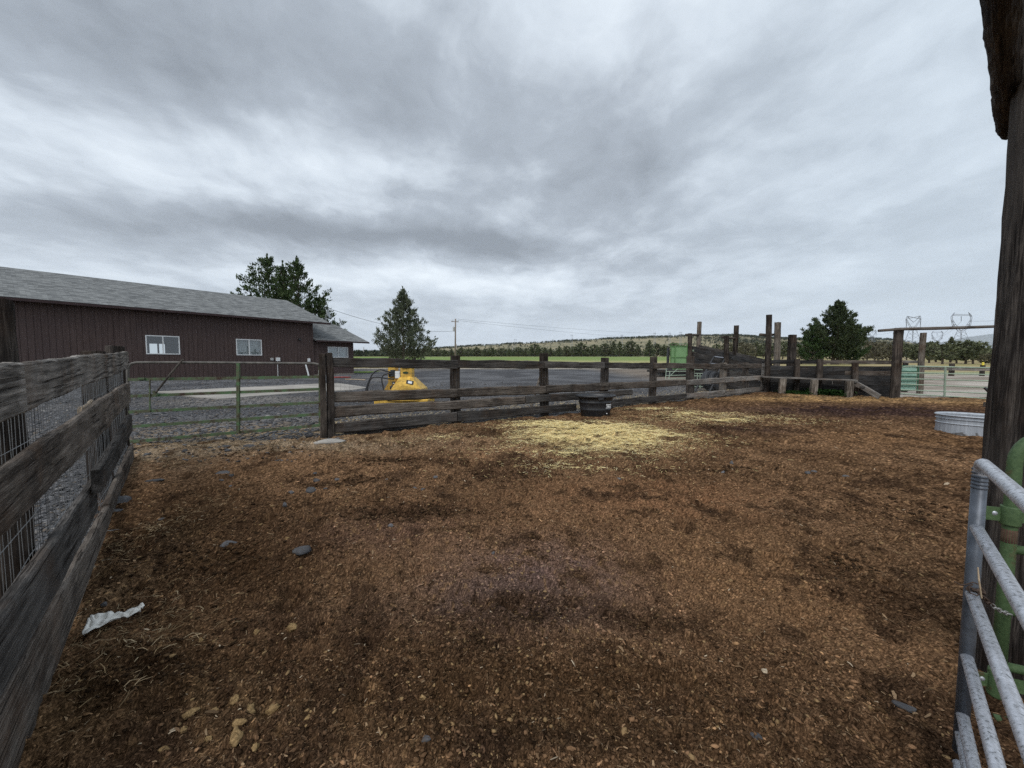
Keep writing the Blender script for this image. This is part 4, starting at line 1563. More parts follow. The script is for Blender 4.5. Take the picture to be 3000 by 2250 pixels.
for px, yt, yb in ((2291, 1109, 1147), (2383, 1112.5, 1158), (2485.5, 1116, 1167)):
    b_ = wp(px, yb, -.66)
    post('catwalk_leg', (b_.x, b_.y, float(terrain(b_.x, b_.y)) + .03), (b_.x, b_.y, wp(px, yt, -.66).z), .098, M_POST_G, pw, square=True, rot=math.atan2(WU.y, WU.x), taper=1.0, rough=.04)
    c_ = wp(px + 3, yt + 4, -.72)
    board('catwalk_bearer', c_, c_ + Vector((-WU.y, WU.x, 0)) * .5 + WU * .1, .10, .10, .05, M_BOARD_G, pw)
st = thing('wooden_steps', 'two grey timber stringers with cleats sloping from the catwalk end down to the pen floor', 'steps', G(2560, 1165))
s0, s1 = wp(2501, 1122, -.6), G(2575, 1172)
s2, s3 = wp(2527, 1134, -.12), G(2592, 1160)
s1.z += .10
s3.z += .10
board('stringer', s0, s1, .17, .17, .06, M_BOARD_G, st)
board('stringer', s2, s3, .16, .16, .06, M_BOARD_G, st)
for f in (.12, .45):
    a_, b_ = s0.lerp(s1, f), s2.lerp(s3, f)
    board('tread', a_ + Vector((0, 0, .06)), b_ + Vector((0, 0, .06)), .045, .045, .14, M_BOARD_D, st)
# weeds under the catwalk
n = 2600
xs = RS.rand(n)
c0, c1 = wp(2300, 1140, -.45), wp(2470, 1140, -.45)
X = c0.x + (c1.x - c0.x) * xs + RS.randn(n) * .16
Y = c0.y + (c1.y - c0.y) * xs + RS.randn(n) * .16
kz = RS.rand(n) ** 1.5 * (.05 + .12 * (xs > .45))
strands('weeds_under_catwalk', X, Y, terrain(X, Y) + .03 + kz, RS.uniform(.05, .14, n), RS.uniform(.015, .04, n), pal(n, [(.014, .034, .010), (.025, .052, .015)], [1, 1]), M_LEAF, .02, .8, 1.4)

# ================================================================== far gateway on the right
hb = G(2619, 1169)
gf = thing('gateway', 'round timber gatepost carrying a long thin overhead pole beside the plank wall', 'gateway', hb)
ht = at(2640, 961, hb.y)
post('gatepost', hb, (hb.x + (ht.x - hb.x) * .35, hb.y, ht.z), .135, M_POST, gf, rough=.05)
pole('overhead_pole', [at(2574, 969, hb.y - .05), at(2640, 964, hb.y - .12), at(2740, 962, hb.y - .18), at(2830, 959.5, hb.y - .22), at(3010, 953, hb.y - .3)], [.045, .05, .055, .05, .045], M_POLE, gf)
ib = G(2693, 1153)
tag(post('gatepost', ib, at(2705, 975, ib.y), .10, M_POST_G, None, rough=.06), 'knotted grey round post standing between the mint sheeted gate and the paddock', 'post')
g2L, g2R = G(2635, 1157), G(2908, 1173)
U2 = flat(g2R - g2L)
g2 = thing('tube_gate', 'long pale green tube gate across the right end of the pen under the overhead pole', 'gate', g2L)


def g2p(x, y, off=0.0):
    return onp(x, y, g2L, U2, off)


MB().tube([g2p(2634, 1152), g2p(2634.5, 1092), g2p(2637, 1083), g2p(2643, 1076.5), g2p(2654, 1073.5), g2p(2691, 1073.5), g2p(2910, 1078)], .026, 8).build('top_pipe', M_PALE, g2, smooth=True)
for ya, yb in ((1091.5, 1098), (1109, 1116.5), (1125, 1136), (1141.5, 1153.5), (1152.5, 1169)):
    MB().tube([g2p(2634, ya), g2p(2912, yb)], .023, 6).build('rail', M_PALE, g2)
MB().bar(g2p(2770, 1075, -.02), g2p(2767, 1161, -.02), .055, .03).build('upright', M_PALE, g2)
mg = thing('sheeted_gate', 'small mint metal sheeted gate with dark green bars behind the long tube gate', 'gate', (at(2662, 1146, 14.3).x, 14.3, tz(13, 14.3)))
Y3 = 14.3
x0, x1 = at(2634, 1085, Y3).x, at(2691, 1085, Y3).x
z0, z1 = at(2660, 1144, Y3).z, at(2660, 1072, Y3).z
MB().box(((x0 + x1) / 2, Y3 + .03, (z0 + z1) / 2), (x1 - x0 - .06, .012, z1 - z0 - .06)).build('sheet', M_MINT, mg)
MB().tube([(x0, Y3, z0), (x0, Y3, z1), (x1 - .12, Y3, z1), (x1 - .03, Y3, z1 - .04), (x1, Y3, z1 - .13), (x1, Y3, z0), (x0, Y3, z0)], .022, 8).build('outer_frame', M_DKGRN, mg, smooth=True)
for y in (1088, 1102, 1115.5, 1130):
    MB().tube([(x0, Y3 - .012, at(2660, y, Y3).z), (x1, Y3 - .012, at(2660, y, Y3).z)], .02, 6).build('bar', M_DKGRN, mg)
ff = thing('paddock_fence', 'low grey single board fence on short posts crossing the sandy paddock beyond the right gate', 'fence', (at(2790, 1100, 27).x, 27, tz(30, 27)))
board('board', at(2632, 1059.5, 15.3), at(2690, 1059.5, 15.1), .10, .10, .04, M_BOARD_G, ff)
board('board', at(2705, 1080.5, 25.5), at(2788, 1081.5, 26.8), .19, .19, .04, M_BOARD_G, ff)
board('board', at(2789, 1081.5, 26.8), at(2960, 1083.5, 26.5), .19, .19, .04, M_BOARD_G, ff)
for px, yt, r in ((2788, 1065, .12), (2878, 1069, .10), (2652, 1058, .07)):
    Yp = 27.0 if px > 2700 else 15.4
    X_ = at(px, 1085, Yp).x
    post('post', (X_, Yp, tz(X_, Yp)), (X_, Yp, at(px, yt, Yp).z), r, M_POST, ff, square=True)
tag(MB().box((0, 0, 0), (.13, .10, .22), None, .03).build('yellow_jug', plain('yellow_plastic', (.75, .62, .08), .5), None, Matrix.Translation(at(2880, 1065, 26.9) + Vector((0, 0, -.02)))), 'small yellow jug hung on a far paddock fence post near the big post', 'jug')

bb = thing('timber_stub', 'dark timber stub poking out from behind the big right post above the trough', 'timber', G(2900, 1190))
MB().bar(at(2890, 1186, 10.9), at(2925, 1190, 10.6), .17, .16).build('beam_end', M_BOARD, bb)
ib_ = MB().tube([at(2884, 1135, 11.3), at(2905, 1156, 11.2)], .035, 8).build('iron_bar', M_BLACKM, None)
tag(ib_, 'short black iron bar slanting out from the big right post across the far gate', 'bar')


# ================================================================== brown barn and its low wing
BU = Vector((.603, .798, 0)).normalized()
BV = Vector((-BU.y, BU.x, 0))          # into the building
TIP = at(967, 946, 27.0)               # right end of the eave
TIP2 = at(1081, 1002.5, 29.4)
BZ = .485
EAVE, RIDGE = TIP.z, at(844, 880, 30.98).z
EAVE2, RIDGE2 = TIP2.z, at(984, 951, 32.3).z
LB = 27.0


def bp(s, d, z):
    """s metres along the eave from its right tip, d metres into the building"""
    return Vector((TIP.x, TIP.y, 0)) + BU * s + BV * d + Vector((0, 0, z))


barn = thing('brown_barn', 'long dark brown barn with grey shingle roof and a low wing beyond', 'barn', bp(-8, 4, BZ))
GAB, DEP = -1.05, 13.2
BMAT = Matrix((BU, BV, Vector((0, 0, 1)))).transposed().to_4x4()


def siding(name, s0, s1, d, zlo, zhi, parent, holes=(), along='u', pitch=.203):
    """upright grooved boards; holes are (s0, s1, z0, z1)"""
    mb = MB()
    cuts = sorted(set([s0, s1] + [h for q in holes for h in q[:2]]))
    for a, b in zip(cuts[:-1], cuts[1:]):
        spans = [(zlo, zhi)]
        for q in holes:
            if q[0] < b - 1e-4 and q[1] > a + 1e-4:
                spans = [(zlo, q[2]), (q[3], zhi)]
        xs = [a]
        k = math.floor((a - s0) / pitch) + 1
        while s0 + k * pitch < b - .012:
            g = s0 + k * pitch
            if g > a + .012:
                xs += [g - .009, g - .0085, g + .0085, g + .009]
            k += 1
        xs.append(b)
        for (z0, z1) in spans:
            vs, fs = [], []
            for i, x in enumerate(xs):
                inn = 0.0
                if 0 < i < len(xs) - 1 and (i - 1) % 4 in (1, 2):
                    inn = .013
                for z in (z0, z1):
                    vs.append(bp(x, d + inn, z) if along == 'u' else bp(d - inn, x, z))
            for i in range(len(xs) - 1):
                fs.append((2 * i, 2 * i + 2, 2 * i + 3, 2 * i + 1))
            mb.add(vs, fs)
    return mb.build(name, M_SIDING, parent)


def wpx(px, py, d=.45):
    """pixel on the barn front -> (s, z)"""
    A = bp(0, d, 0)
    p = onp(px, py, A, BU)
    return (p - A).dot(BU), p.z


W1 = (wpx(426, 1000)[0], wpx(526, 1000)[0], wpx(476, 1038)[1], wpx(476, 983.5)[1])
W2 = (wpx(691, 1000)[0], wpx(766, 1000)[0], wpx(728, 1041)[1], wpx(728, 994)[1])
siding('front_siding', -LB, -GAB * -1 if False else -1.0, .45, BZ - .1, EAVE - .06, barn, [W1, W2])
# gable end, back and left walls
mb = MB()
zmid = RIDGE - .25
mb.add([bp(-1.0, .452, BZ - .1), bp(-1.0, DEP - .45, BZ - .1), bp(-1.0, DEP - .45, EAVE - .06), bp(-1.0, 6.6, zmid), bp(-1.0, .452, EAVE - .06)], [(0, 1, 2, 3, 4)])
mb.build('gable_wall', M_SIDING, barn)
mb = MB()
mb.add([bp(-LB, .452, BZ - .1), bp(-LB, DEP - .45, BZ - .1), bp(-LB, DEP - .45, EAVE - .06), bp(-LB, 6.6, zmid), bp(-LB, .452, EAVE - .06)], [(4, 3, 2, 1, 0)])
mb.add([bp(-LB + .01, DEP - .45, BZ - .1), bp(-1.01, DEP - .45, BZ - .1), bp(-1.01, DEP - .45, EAVE - .06), bp(-LB + .01, DEP - .45, EAVE - .06)], [(3, 2, 1, 0)])
mb.build('rear_wall', M_SIDING, barn)


def roof(name, s0, s1, d0, z0, d1, z1, th, parent):
    """one slope as a slab whose own x runs along the eave and y up the slope"""
    p = bp(s0, d0, z0)
    up = (bp(s0, d1, z1) - p)
    L = up.length
    up.normalize()
    X = BU if d1 > d0 else -BU
    if d1 < d0:
        p = bp(s1, d0, z0)
    N = X.cross(up)
    M = Matrix.Translation(p) @ Matrix((X, up, N)).transposed().to_4x4()
    w = abs(s1 - s0)
    n = 14
    mb = MB()
    vs, fs = [], []
    for i in range(n + 1):
        x = w * i / n
        sag = -.02 * math.sin(i / n * math.pi * 3) * .5
        for (yy, zz) in ((0, 0), (L, 0), (L, -th), (0, -th)):
            vs.append((x, yy, zz + sag))
    for i in range(n):
        for k in range(4):
            k2 = (k + 1) % 4
            fs.append((i * 4 + k2, i * 4 + k, i * 4 + 4 + k, i * 4 + 4 + k2))
    fs.append((0, 1, 2, 3))
    fs.append((n * 4 + 3, n * 4 + 2, n * 4 + 1, n * 4))
    mb.add(vs, fs)
    return mb.build(name, M_SHINGLE, parent, M)


rf = roof('roof', -LB - .4, 0, 0, EAVE, 6.6, RIDGE, .09, barn)
roof('roof', -LB - .4, 0, DEP, EAVE, 6.603, RIDGE - .003, .09, barn)
mb = MB()
mb.hexa([bp(-LB - .4, -.03, EAVE - .13), bp(.02, -.03, EAVE - .13), bp(.02, .0, EAVE - .13), bp(-LB - .4, .0, EAVE - .13), bp(-LB - .4, -.03, EAVE - .015), bp(.02, -.03, EAVE - .015), bp(.02, .0, EAVE - .015), bp(-LB - .4, .0, EAVE - .015)])
mb.build('fascia', M_TRIM, barn)
mb = MB()
sl_ = (RIDGE - EAVE) / 6.6
mb.hexa([bp(.005, .003, EAVE - .13), bp(.035, .003, EAVE - .13), bp(.035, 6.6, RIDGE - .13), bp(.005, 6.6, RIDGE - .13), bp(.005, .003, EAVE - .012), bp(.035, .003, EAVE - .012), bp(.035, 6.6, RIDGE - .012), bp(.005, 6.6, RIDGE - .012)])
mb.build('barge_board', M_TRIM, barn)
MB().add([bp(-LB, .004, EAVE - .12), bp(0, .004, EAVE - .12), bp(0, .448, EAVE - .06), bp(-LB, .448, EAVE - .06)], [(0, 1, 2, 3)]).build('soffit', M_TRIM, barn)
MB().hexa([bp(-1.10, .425, BZ - .1), bp(-.985, .425, BZ - .1), bp(-.985, .449, BZ - .1), bp(-1.10, .449, BZ - .1), bp(-1.10, .425, EAVE - .1), bp(-.985, .425, EAVE - .1), bp(-.985, .449, EAVE - .1), bp(-1.10, .449, EAVE - .1)]).build('corner_board', M_SIDING, barn)


def window(s0, s1, z0, z1, d, parent, kind):
    fr = MB()
    t = .045
    for (a, b, c, e) in ((s0, s1, z0, z0 + t), (s0, s1, z1 - t, z1), (s0, s0 + t, z0 + t, z1 - t), (s1 - t, s1, z0 + t, z1 - t), ((s0 + s1) / 2 - t / 2, (s0 + s1) / 2 + t / 2, z0 + t, z1 - t)):
        fr.hexa([bp(a, d - .025, c), bp(b, d - .025, c), bp(b, d + .05, c), bp(a, d + .05, c), bp(a, d - .025, e), bp(b, d - .025, e), bp(b, d + .05, e), bp(a, d + .05, e)])
    w = fr.build('window', M_WHITE, parent)
    for a, b in ((s0 + t, (s0 + s1) / 2 - t / 2), ((s0 + s1) / 2 + t / 2, s1 - t)):
        MB().add([bp(a, d + .02, z0 + t), bp(b, d + .02, z0 + t), bp(b, d + .02, z1 - t), bp(a, d + .02, z1 - t)], [(0, 1, 2, 3)]).build('pane', M_GLASS, w)
    bk = MB()
    dd = d + (2.4 if kind == 'dark' else .16)
    e = .02
    if kind == 'dark':
        B0 = [(s0 - .6, z0 - .5), (s1 + .6, z0 - .5), (s1 + .6, z1 + .5), (s0 - .6, z1 + .5)]
        bk.add([bp(s, dd, z) for s, z in B0], [(0, 1, 2, 3)])
        bk.build('dark_interior', M_TRIM, w)
        for a, b in ((.18, .42), (.48, .66)):
            sa, sb = s0 - .1 + (s1 - s0) * (a + .30), s0 - .1 + (s1 - s0) * (b + .30)
            MB().add([bp(sa, dd - .03, z0 - .02), bp(sb, dd - .03, z0 - .02), bp(sb, dd - .03, z0 + .62), bp(sa, dd - .03, z0 + .62)], [(0, 1, 2, 3)]).build('far_pane', M_DAYPANE, w)
    else:
        bk.add([bp(s0 + e, dd, z0 + e), bp(s1 - e, dd, z0 + e), bp(s1 - e, dd, z1 - e), bp(s0 + e, dd, z1 - e)], [(0, 1, 2, 3)])
        bk.build('blind', M_BLIND, w)
    return w


window(*W1, .45, barn, 'dark')
window(*W2, .45, barn, 'blind')
# fittings on the barn front


def onwall(name, x0, y0, x1, y1, dep, mat, d=.45):
    s0, zt_ = wpx(x0, y0, d)
    s1, zb_ = wpx(x1, y1, d)
    mb = MB()
    mb.box(((s0 + s1) / 2, d - .006 - dep / 2, (zt_ + zb_) / 2), (s1 - s0, dep, zt_ - zb_), None, .01)
    mb.v = [bp(v.x, v.y, v.z) for v in mb.v]
    return mb.build(name, mat, barn)


M_GREYBOX = plain('grey_box', (.42, .42, .41), .6, .2, .1)
onwall('outlet_box', 791, 1048.5, 800, 1056, .09, M_GREYBOX)
onwall('meter_box', 807, 1047.5, 818.5, 1058, .14, M_WHITE)
onwall('conduit', 811.5, 1058.3, 814.5, 1104, .05, M_WHITE)
onwall('meter_box', 899.5, 1050, 907, 1060, .12, M_WHITE)
onwall('wall_lamp', 873, 991.5, 880, 997.5, .14, M_BLACKM)
lpk = board('white_plank', bp(wpx(899, 1103)[0], .20, BZ + .0), bp(wpx(894, 1066)[0], .40, wpx(894, 1066)[1]), .10, .10, .025, M_WHITE, None, up=(.603, .798, .2))
tag(lpk, 'white painted plank propped upright against the brown barn front beside a small meter box', 'plank')
jg = bp(wpx(931, 1098)[0] + .1, .25, BZ)
mb = MB()
mb.lathe([(.13, 0), (.15, .02), (.15, .34), (.12, .42), (.05, .46), (.05, .52), (.0, .525)], 16, 1, .75)
mb.tube([(.05, 0, .50), (.13, 0, .47), (.14, 0, .36)], .018, 6)
tag(mb.build('plastic_jug', M_WHITE, None, Matrix.Translation(jg)), 'white plastic jug standing on the ground at the right corner of the barn', 'jug')

# wing
wing_d = .55
S2 = (TIP2 - TIP).dot(BU)
s_end = -.6 + S2
sw0, swz = wpx(960, 1030, wing_d)
sw1 = wpx(1019.5, 1030, wing_d)[0]
swzt = wpx(990, 1016.5, wing_d)[1]
swzb = wpx(990, 1047.5, wing_d)[1]
s_c = wpx(1036, 1060, wing_d)[0]
siding('wing_siding', -.99, s_c, wing_d, BZ + .12, EAVE2 - .05, barn, [(sw0, sw1, swzb, swzt)], pitch=40)
mb = MB()
for k in range(14):
    z = BZ + .14 + k * .17
    if z + .16 > EAVE2 - .05:
        break
    mb.hexa([bp(-.95, wing_d - .018, z), bp(s_c, wing_d - .018, z), bp(s_c, wing_d - .003, z), bp(-.95, wing_d - .003, z), bp(-.95, wing_d - .006, z + .16), bp(s_c, wing_d - .006, z + .16), bp(s_c, wing_d - .003, z + .16), bp(-.95, wing_d - .003, z + .16)]) if (z + .16 < swzb or z > swzt) else None
    if not (z + .16 < swzb or z > swzt):
        for a, b in ((-.95, sw0), (sw1, s_c)):
            mb.hexa([bp(a, wing_d - .018, z), bp(b, wing_d - .018, z), bp(b, wing_d - .003, z), bp(a, wing_d - .003, z), bp(a, wing_d - .006, z + .16), bp(b, wing_d - .006, z + .16), bp(b, wing_d - .003, z + .16), bp(a, wing_d - .003, z + .16)])
mb.build('wing_lap_boards', M_SIDING, barn)
MB().hexa([bp(-.95, wing_d - .01, BZ - .15), bp(s_c + .02, wing_d - .01, BZ - .15), bp(s_c + .02, 9, BZ - .15), bp(-.95, 9, BZ - .15), bp(-.95, wing_d - .01, BZ + .115), bp(s_c + .02, wing_d - .01, BZ + .115), bp(s_c + .02, 9, BZ + .115), bp(-.95, 9, BZ + .115)]).build('wing_foundation', plain('foundation', (.30, .26, .22), .9), barn)
mb = MB()
mb.add([bp(s_c, wing_d, BZ + .12), bp(s_c, 9.2, BZ + .12), bp(s_c, 9.2, EAVE2 - .05), bp(s_c, 4.83, RIDGE2 - .2), bp(s_c, wing_d, EAVE2 - .05)], [(0, 1, 2, 3, 4)])
mb.build('wing_gable', M_SIDING, barn)
roof('wing_roof', -.98, S2, 0, EAVE2, 4.83, RIDGE2, .08, barn)
roof('wing_roof', -.98, S2, 9.66, EAVE2, 4.833, RIDGE2 - .003, .08, barn)
MB().hexa([bp(-.97, -.03, EAVE2 - .11), bp(S2 + .02, -.03, EAVE2 - .11), bp(S2 + .02, 0, EAVE2 - .11), bp(-.97, 0, EAVE2 - .11), bp(-.97, -.03, EAVE2 - .012), bp(S2 + .02, -.03, EAVE2 - .012), bp(S2 + .02, 0, EAVE2 - .012), bp(-.97, 0, EAVE2 - .012)]).build('wing_fascia', M_TRIM, barn)
MB().add([bp(-.97, .004, EAVE2 - .10), bp(S2, .004, EAVE2 - .10), bp(S2, wing_d, EAVE2 - .05), bp(-.97, wing_d, EAVE2 - .05)], [(0, 1, 2, 3)]).build('wing_soffit', M_TRIM, barn)
window(sw0, sw1, swzb, swzt, wing_d, barn, 'blind')


def dish(px, py, Y, r, lab, face):
    c = at(px, py, Y)
    t = thing('satellite_dish', lab, 'satellite dish', c)
    f = Vector(face).normalized()
    q = f.to_track_quat('Z', 'Y').to_matrix().to_4x4()
    M = Matrix.Translation(c) @ q
    mb = MB()
    mb.lathe([(0.001, -.09 * r), (r * .5, -.03), (r * .85, .07 * r), (r, .12 * r), (r, .10 * r - .02), (r * .5, -.06), (.001, -.12 * r)], 24, .85, 1.0)
    mb.build('reflector', M_DISH, t, M, smooth=True)
    MB().tube([M @ Vector((0, -r * .9, 0)), M @ Vector((0, -r * .7, r * .5)), M @ Vector((0, -r * .2, r * .95))], .022, 6).build('feed_arm', M_DISH, t)
    MB().tube([M @ Vector((0, 0, -.05)), M @ Vector((0, 0, -.18)), M @ Vector((0, 0, -.18)) + Vector((0, 0, -r * 1.7))], .03, 6).build('mast', M_DISH, t)


dish(961.5, 920.5, 30.5, .36, 'larger grey satellite dish by the ridge end of the barn, against the big juniper', (1, .12, .28))
dish(999.5, 943, 31.5, .32, 'smaller grey satellite dish standing up from the ridge of the low wing', (.8, .2, .45))
# hose heap and plank in front of the wing
hc = G(993, 1107)
pts = []
for i in range(150):
    a = i * .33
    pts.append((hc.x + math.cos(a) * (.55 + .18 * math.sin(i * .21)), hc.y + math.sin(a) * (.35 + .1 * math.sin(i * .13)), tz(hc.x, hc.y) + .02 + .03 * abs(math.sin(i * .7))))
tag(MB().tube(pts, .018, 6).build('garden_hose', M_RED, None, smooth=True), 'faded red hose heaped on the ground in front of the low wing', 'hose')
tag(board('loose_board', G(1010, 1113.5) + Vector((0, 0, .05)), G(1068, 1115.5) + Vector((0, 0, .05)), .04, .04, .12, M_TAN), 'pale loose board lying on the gravel in front of the low wing', 'plank')

# ================================================================== trees
def tree_arrays(seed, Ht, Rad, prof, nb, nl, leaf, asc=.55, low=.06, tips=1.0, cg=(.035, .060, .026), cl=(.085, .115, .050), lobes=None):
    """limbs on a trunk, each carrying many little upright sprays"""
    rs = np.random.RandomState(seed)
    LV, LC = [], []
    limbs = []
    for b in range(nb):
        f = low + (1 - low) * (b + rs.rand()) / nb
        az = b * 2.399 + rs.rand() * .7
        env = np.interp(f, [q[0] for q in prof], [q[1] for q in prof]) * Rad * rs.uniform(.64, 1.12)
        if lobes is not None:
            env *= 1 + lobes[1] * math.cos((az - lobes[0]) * 2)
        h0 = f * Ht * .93 - env * asc * .5
        h0 = max(.04 * Ht, h0)
        root = np.array([0, 0, h0]) + np.array([rs.randn() * .03, rs.randn() * .03, 0]) * Rad
        tip = np.array([math.cos(az) * env, math.sin(az) * env, h0 + env * asc + .05 * Ht * rs.rand()])
        mid = (root + tip) / 2 + np.array([0, 0, -.10 * env])
        limbs.append((root, mid, tip))
        k = max(6, int(nl * (.35 + env / Rad)))
        t = 1 - rs.rand(k) ** 1.5 * .72
        base = (1 - t)[:, None] ** 2 * root + (2 * t * (1 - t))[:, None] * mid + (t ** 2)[:, None] * tip
        # clumps along the limb
        nc = max(3, k // 14)
        cc = rs.rand(nc)
        idx = rs.randint(0, nc, k)
        tt = 1 - cc[idx] ** 1.4 * .70
        cen = (1 - tt)[:, None] ** 2 * root + (2 * tt * (1 - tt))[:, None] * mid + (tt ** 2)[:, None] * tip
        coff = rs.randn(nc, 3) * np.array([.13, .13, .10]) * env
        sc = (.030 * Rad + .045 * env * (1.1 - tt))[:, None]
        pos = cen + coff[idx] * (1.15 - tt)[:, None] + rs.randn(k, 3) * sc * np.array([1, 1, .8])
        out = np.stack([np.full(k, math.cos(az)), np.full(k, math.sin(az)), np.full(k, .2)], 1)
        d = out * .75 + np.array([0, 0, .65]) * tips + rs.randn(k, 3) * .55
        d /= np.linalg.norm(d, axis=1)[:, None]
        s = np.cross(d, rs.randn(k, 3))
        s /= np.linalg.norm(s, axis=1)[:, None] + 1e-6
        L = leaf * rs.uniform(.6, 1.5, k)[:, None]
        w = L * .165
        V = np.stack([pos - d * L * .4, pos + s * w, pos + d * L * .6, pos - s * w], 1)
        shade = rs.rand(nc)[idx][:, None] * .7 + rs.rand(k)[:, None] * .3
        c = np.array(cg)[None] * (1 - shade) + np.array(cl)[None] * shade
        LV.append(V.reshape(-1, 3))
        LC.append(np.repeat(c, 4, 0))
    # leader
    k = int(nl * 1.5)
    t = rs.rand(k)
    pos = np.stack([rs.randn(k) * .05 * Rad * (1.1 - t), rs.randn(k) * .05 * Rad * (1.1 - t), Ht * (.80 + .2 * t)], 1)
    d = np.array([0, 0, 1.0]) + rs.randn(k, 3) * .4
    d /= np.linalg.norm(d, axis=1)[:, None]
    s = np.cross(d, rs.randn(k, 3))
    s /= np.linalg.norm(s, axis=1)[:, None]
    L = leaf * rs.uniform(.6, 1.3, k)[:, None]
    V = np.stack([pos - d * L * .4, pos + s * L * .16, pos + d * L * .6, pos - s * L * .16], 1)
    LV.append(V.reshape(-1, 3))
    LC.append(np.repeat(np.array(cg)[None] * .5 + np.array(cl)[None] * .5, k * 4, 0))
    V = np.concatenate(LV)
    return V, np.arange(len(V)).reshape(-1, 4), np.concatenate(LC), limbs


def big_tree(name, label, loc, stems, trunk_r, group=None):
    """stems: list of (dx, dy, arrays kwargs)"""
    t = thing(name, label, 'tree', loc, group)
    loc = Vector(loc)
    Vs, Fs, Cs = [], [], []
    tk = MB()
    n0 = 0
    for dx, dy, kw in stems:
        V, Q, C, limbs = tree_arrays(**kw)
        o = np.array([dx, dy, 0.0])
        Vs.append(V + o)
        Fs.append(Q + n0)
        Cs.append(C)
        n0 += len(V)
        H_ = kw['Ht']
        tk.tube([(dx * .3, dy * .3, -.2), (dx * .6, dy * .6, H_ * .15), (dx, dy, H_ * .4), (dx + .1, dy, H_ * .7), (dx, dy, H_ * .95)], [trunk_r, trunk_r * .8, trunk_r * .55, trunk_r * .3, .02], 8)
        for a, b, c in limbs[::2]:
            tk.tube([Vector(a) + Vector(o), Vector(b) + Vector(o), Vector(c) * .85 + Vector(b) * .15 + Vector(o)], [trunk_r * .22, trunk_r * .13, .012], 4)
    M = Matrix.Translation(loc)
    tk.build('trunk', M_BARK, t, M)
    npmesh('crown', np.concatenate(Vs), np.concatenate(Fs), M_LEAF, np.concatenate(Cs), t, M=M)
    return t


def GY(px, Y):
    X = (px - 1500) / F * Y * CP
    return (X, Y, tz(X, Y))


# big juniper behind the barn: two tall lobes and a shoulder
P_J = [(0, .55), (.15, .85), (.35, 1.0), (.55, .85), (.75, .55), (.9, .28), (1, .08)]
P_S = [(0, .7), (.1, .95), (.25, 1.0), (.5, .68), (.75, .34), (1, .03)]
TJ = GY(838, 46)
big_tree('juniper_tree', 'large dark juniper with two tall lobes rising behind the barn roof', TJ, [
    (-2.0, .3, dict(seed=1, Ht=13.4, Rad=4.6, prof=P_J, nb=70, nl=135, leaf=.32, asc=.85, low=.2, tips=1.3)),
    (1.9, -.4, dict(seed=2, Ht=12.9, Rad=4.2, prof=P_J, nb=66, nl=135, leaf=.32, asc=.85, low=.2, tips=1.3)),
    (-.1, .2, dict(seed=5, Ht=12.5, Rad=3.6, prof=P_J, nb=50, nl=120, leaf=.32, asc=.85, low=.2, tips=1.3)),
    (4.0, .4, dict(seed=3, Ht=8.6, Rad=3.2, prof=P_J, nb=44, nl=120, leaf=.30, asc=.5, low=.2)),
    (-4.3, .6, dict(seed=4, Ht=9.0, Rad=2.5, prof=P_J, nb=34, nl=110, leaf=.30, asc=.5, low=.2))], .26)
TC = GY(1183, 45)
big_tree('juniper_tree', 'single grey green cone shaped juniper standing alone past the low wing', TC, [
    (0, 0, dict(seed=8, Ht=9.3, Rad=3.7, prof=P_S, nb=158, nl=128, leaf=.24, asc=.62, low=.07, tips=1.6, cg=(.055, .074, .048), cl=(.15, .165, .108)))], .16)
TR = GY(2434, 60)
big_tree('juniper_tree', 'broad dark green juniper standing behind the plank wall right of the tall chute posts', TR, [
    (.7, 0, dict(seed=12, Ht=9.9, Rad=4.5, prof=[(0, .85), (.15, 1.0), (.35, .86), (.6, .55), (.82, .28), (1, .04)], nb=100, nl=250, leaf=.34, asc=1.05, low=.07, tips=1.6, cg=(.028, .042, .024), cl=(.078, .098, .050))),
    (3.0, .3, dict(seed=13, Ht=6.9, Rad=2.6, prof=[(0, .9), (.3, 1), (.7, .6), (1, .1)], nb=54, nl=250, leaf=.28, asc=.6, low=.08, tips=1.4, cg=(.028, .052, .022), cl=(.065, .10, .042))),
    (-2.6, .2, dict(seed=14, Ht=6.4, Rad=2.4, prof=[(0, .9), (.3, 1), (.7, .6), (1, .1)], nb=46, nl=220, leaf=.28, asc=.6, low=.08, tips=1.2, cg=(.030, .055, .024), cl=(.07, .105, .044)))], .26)

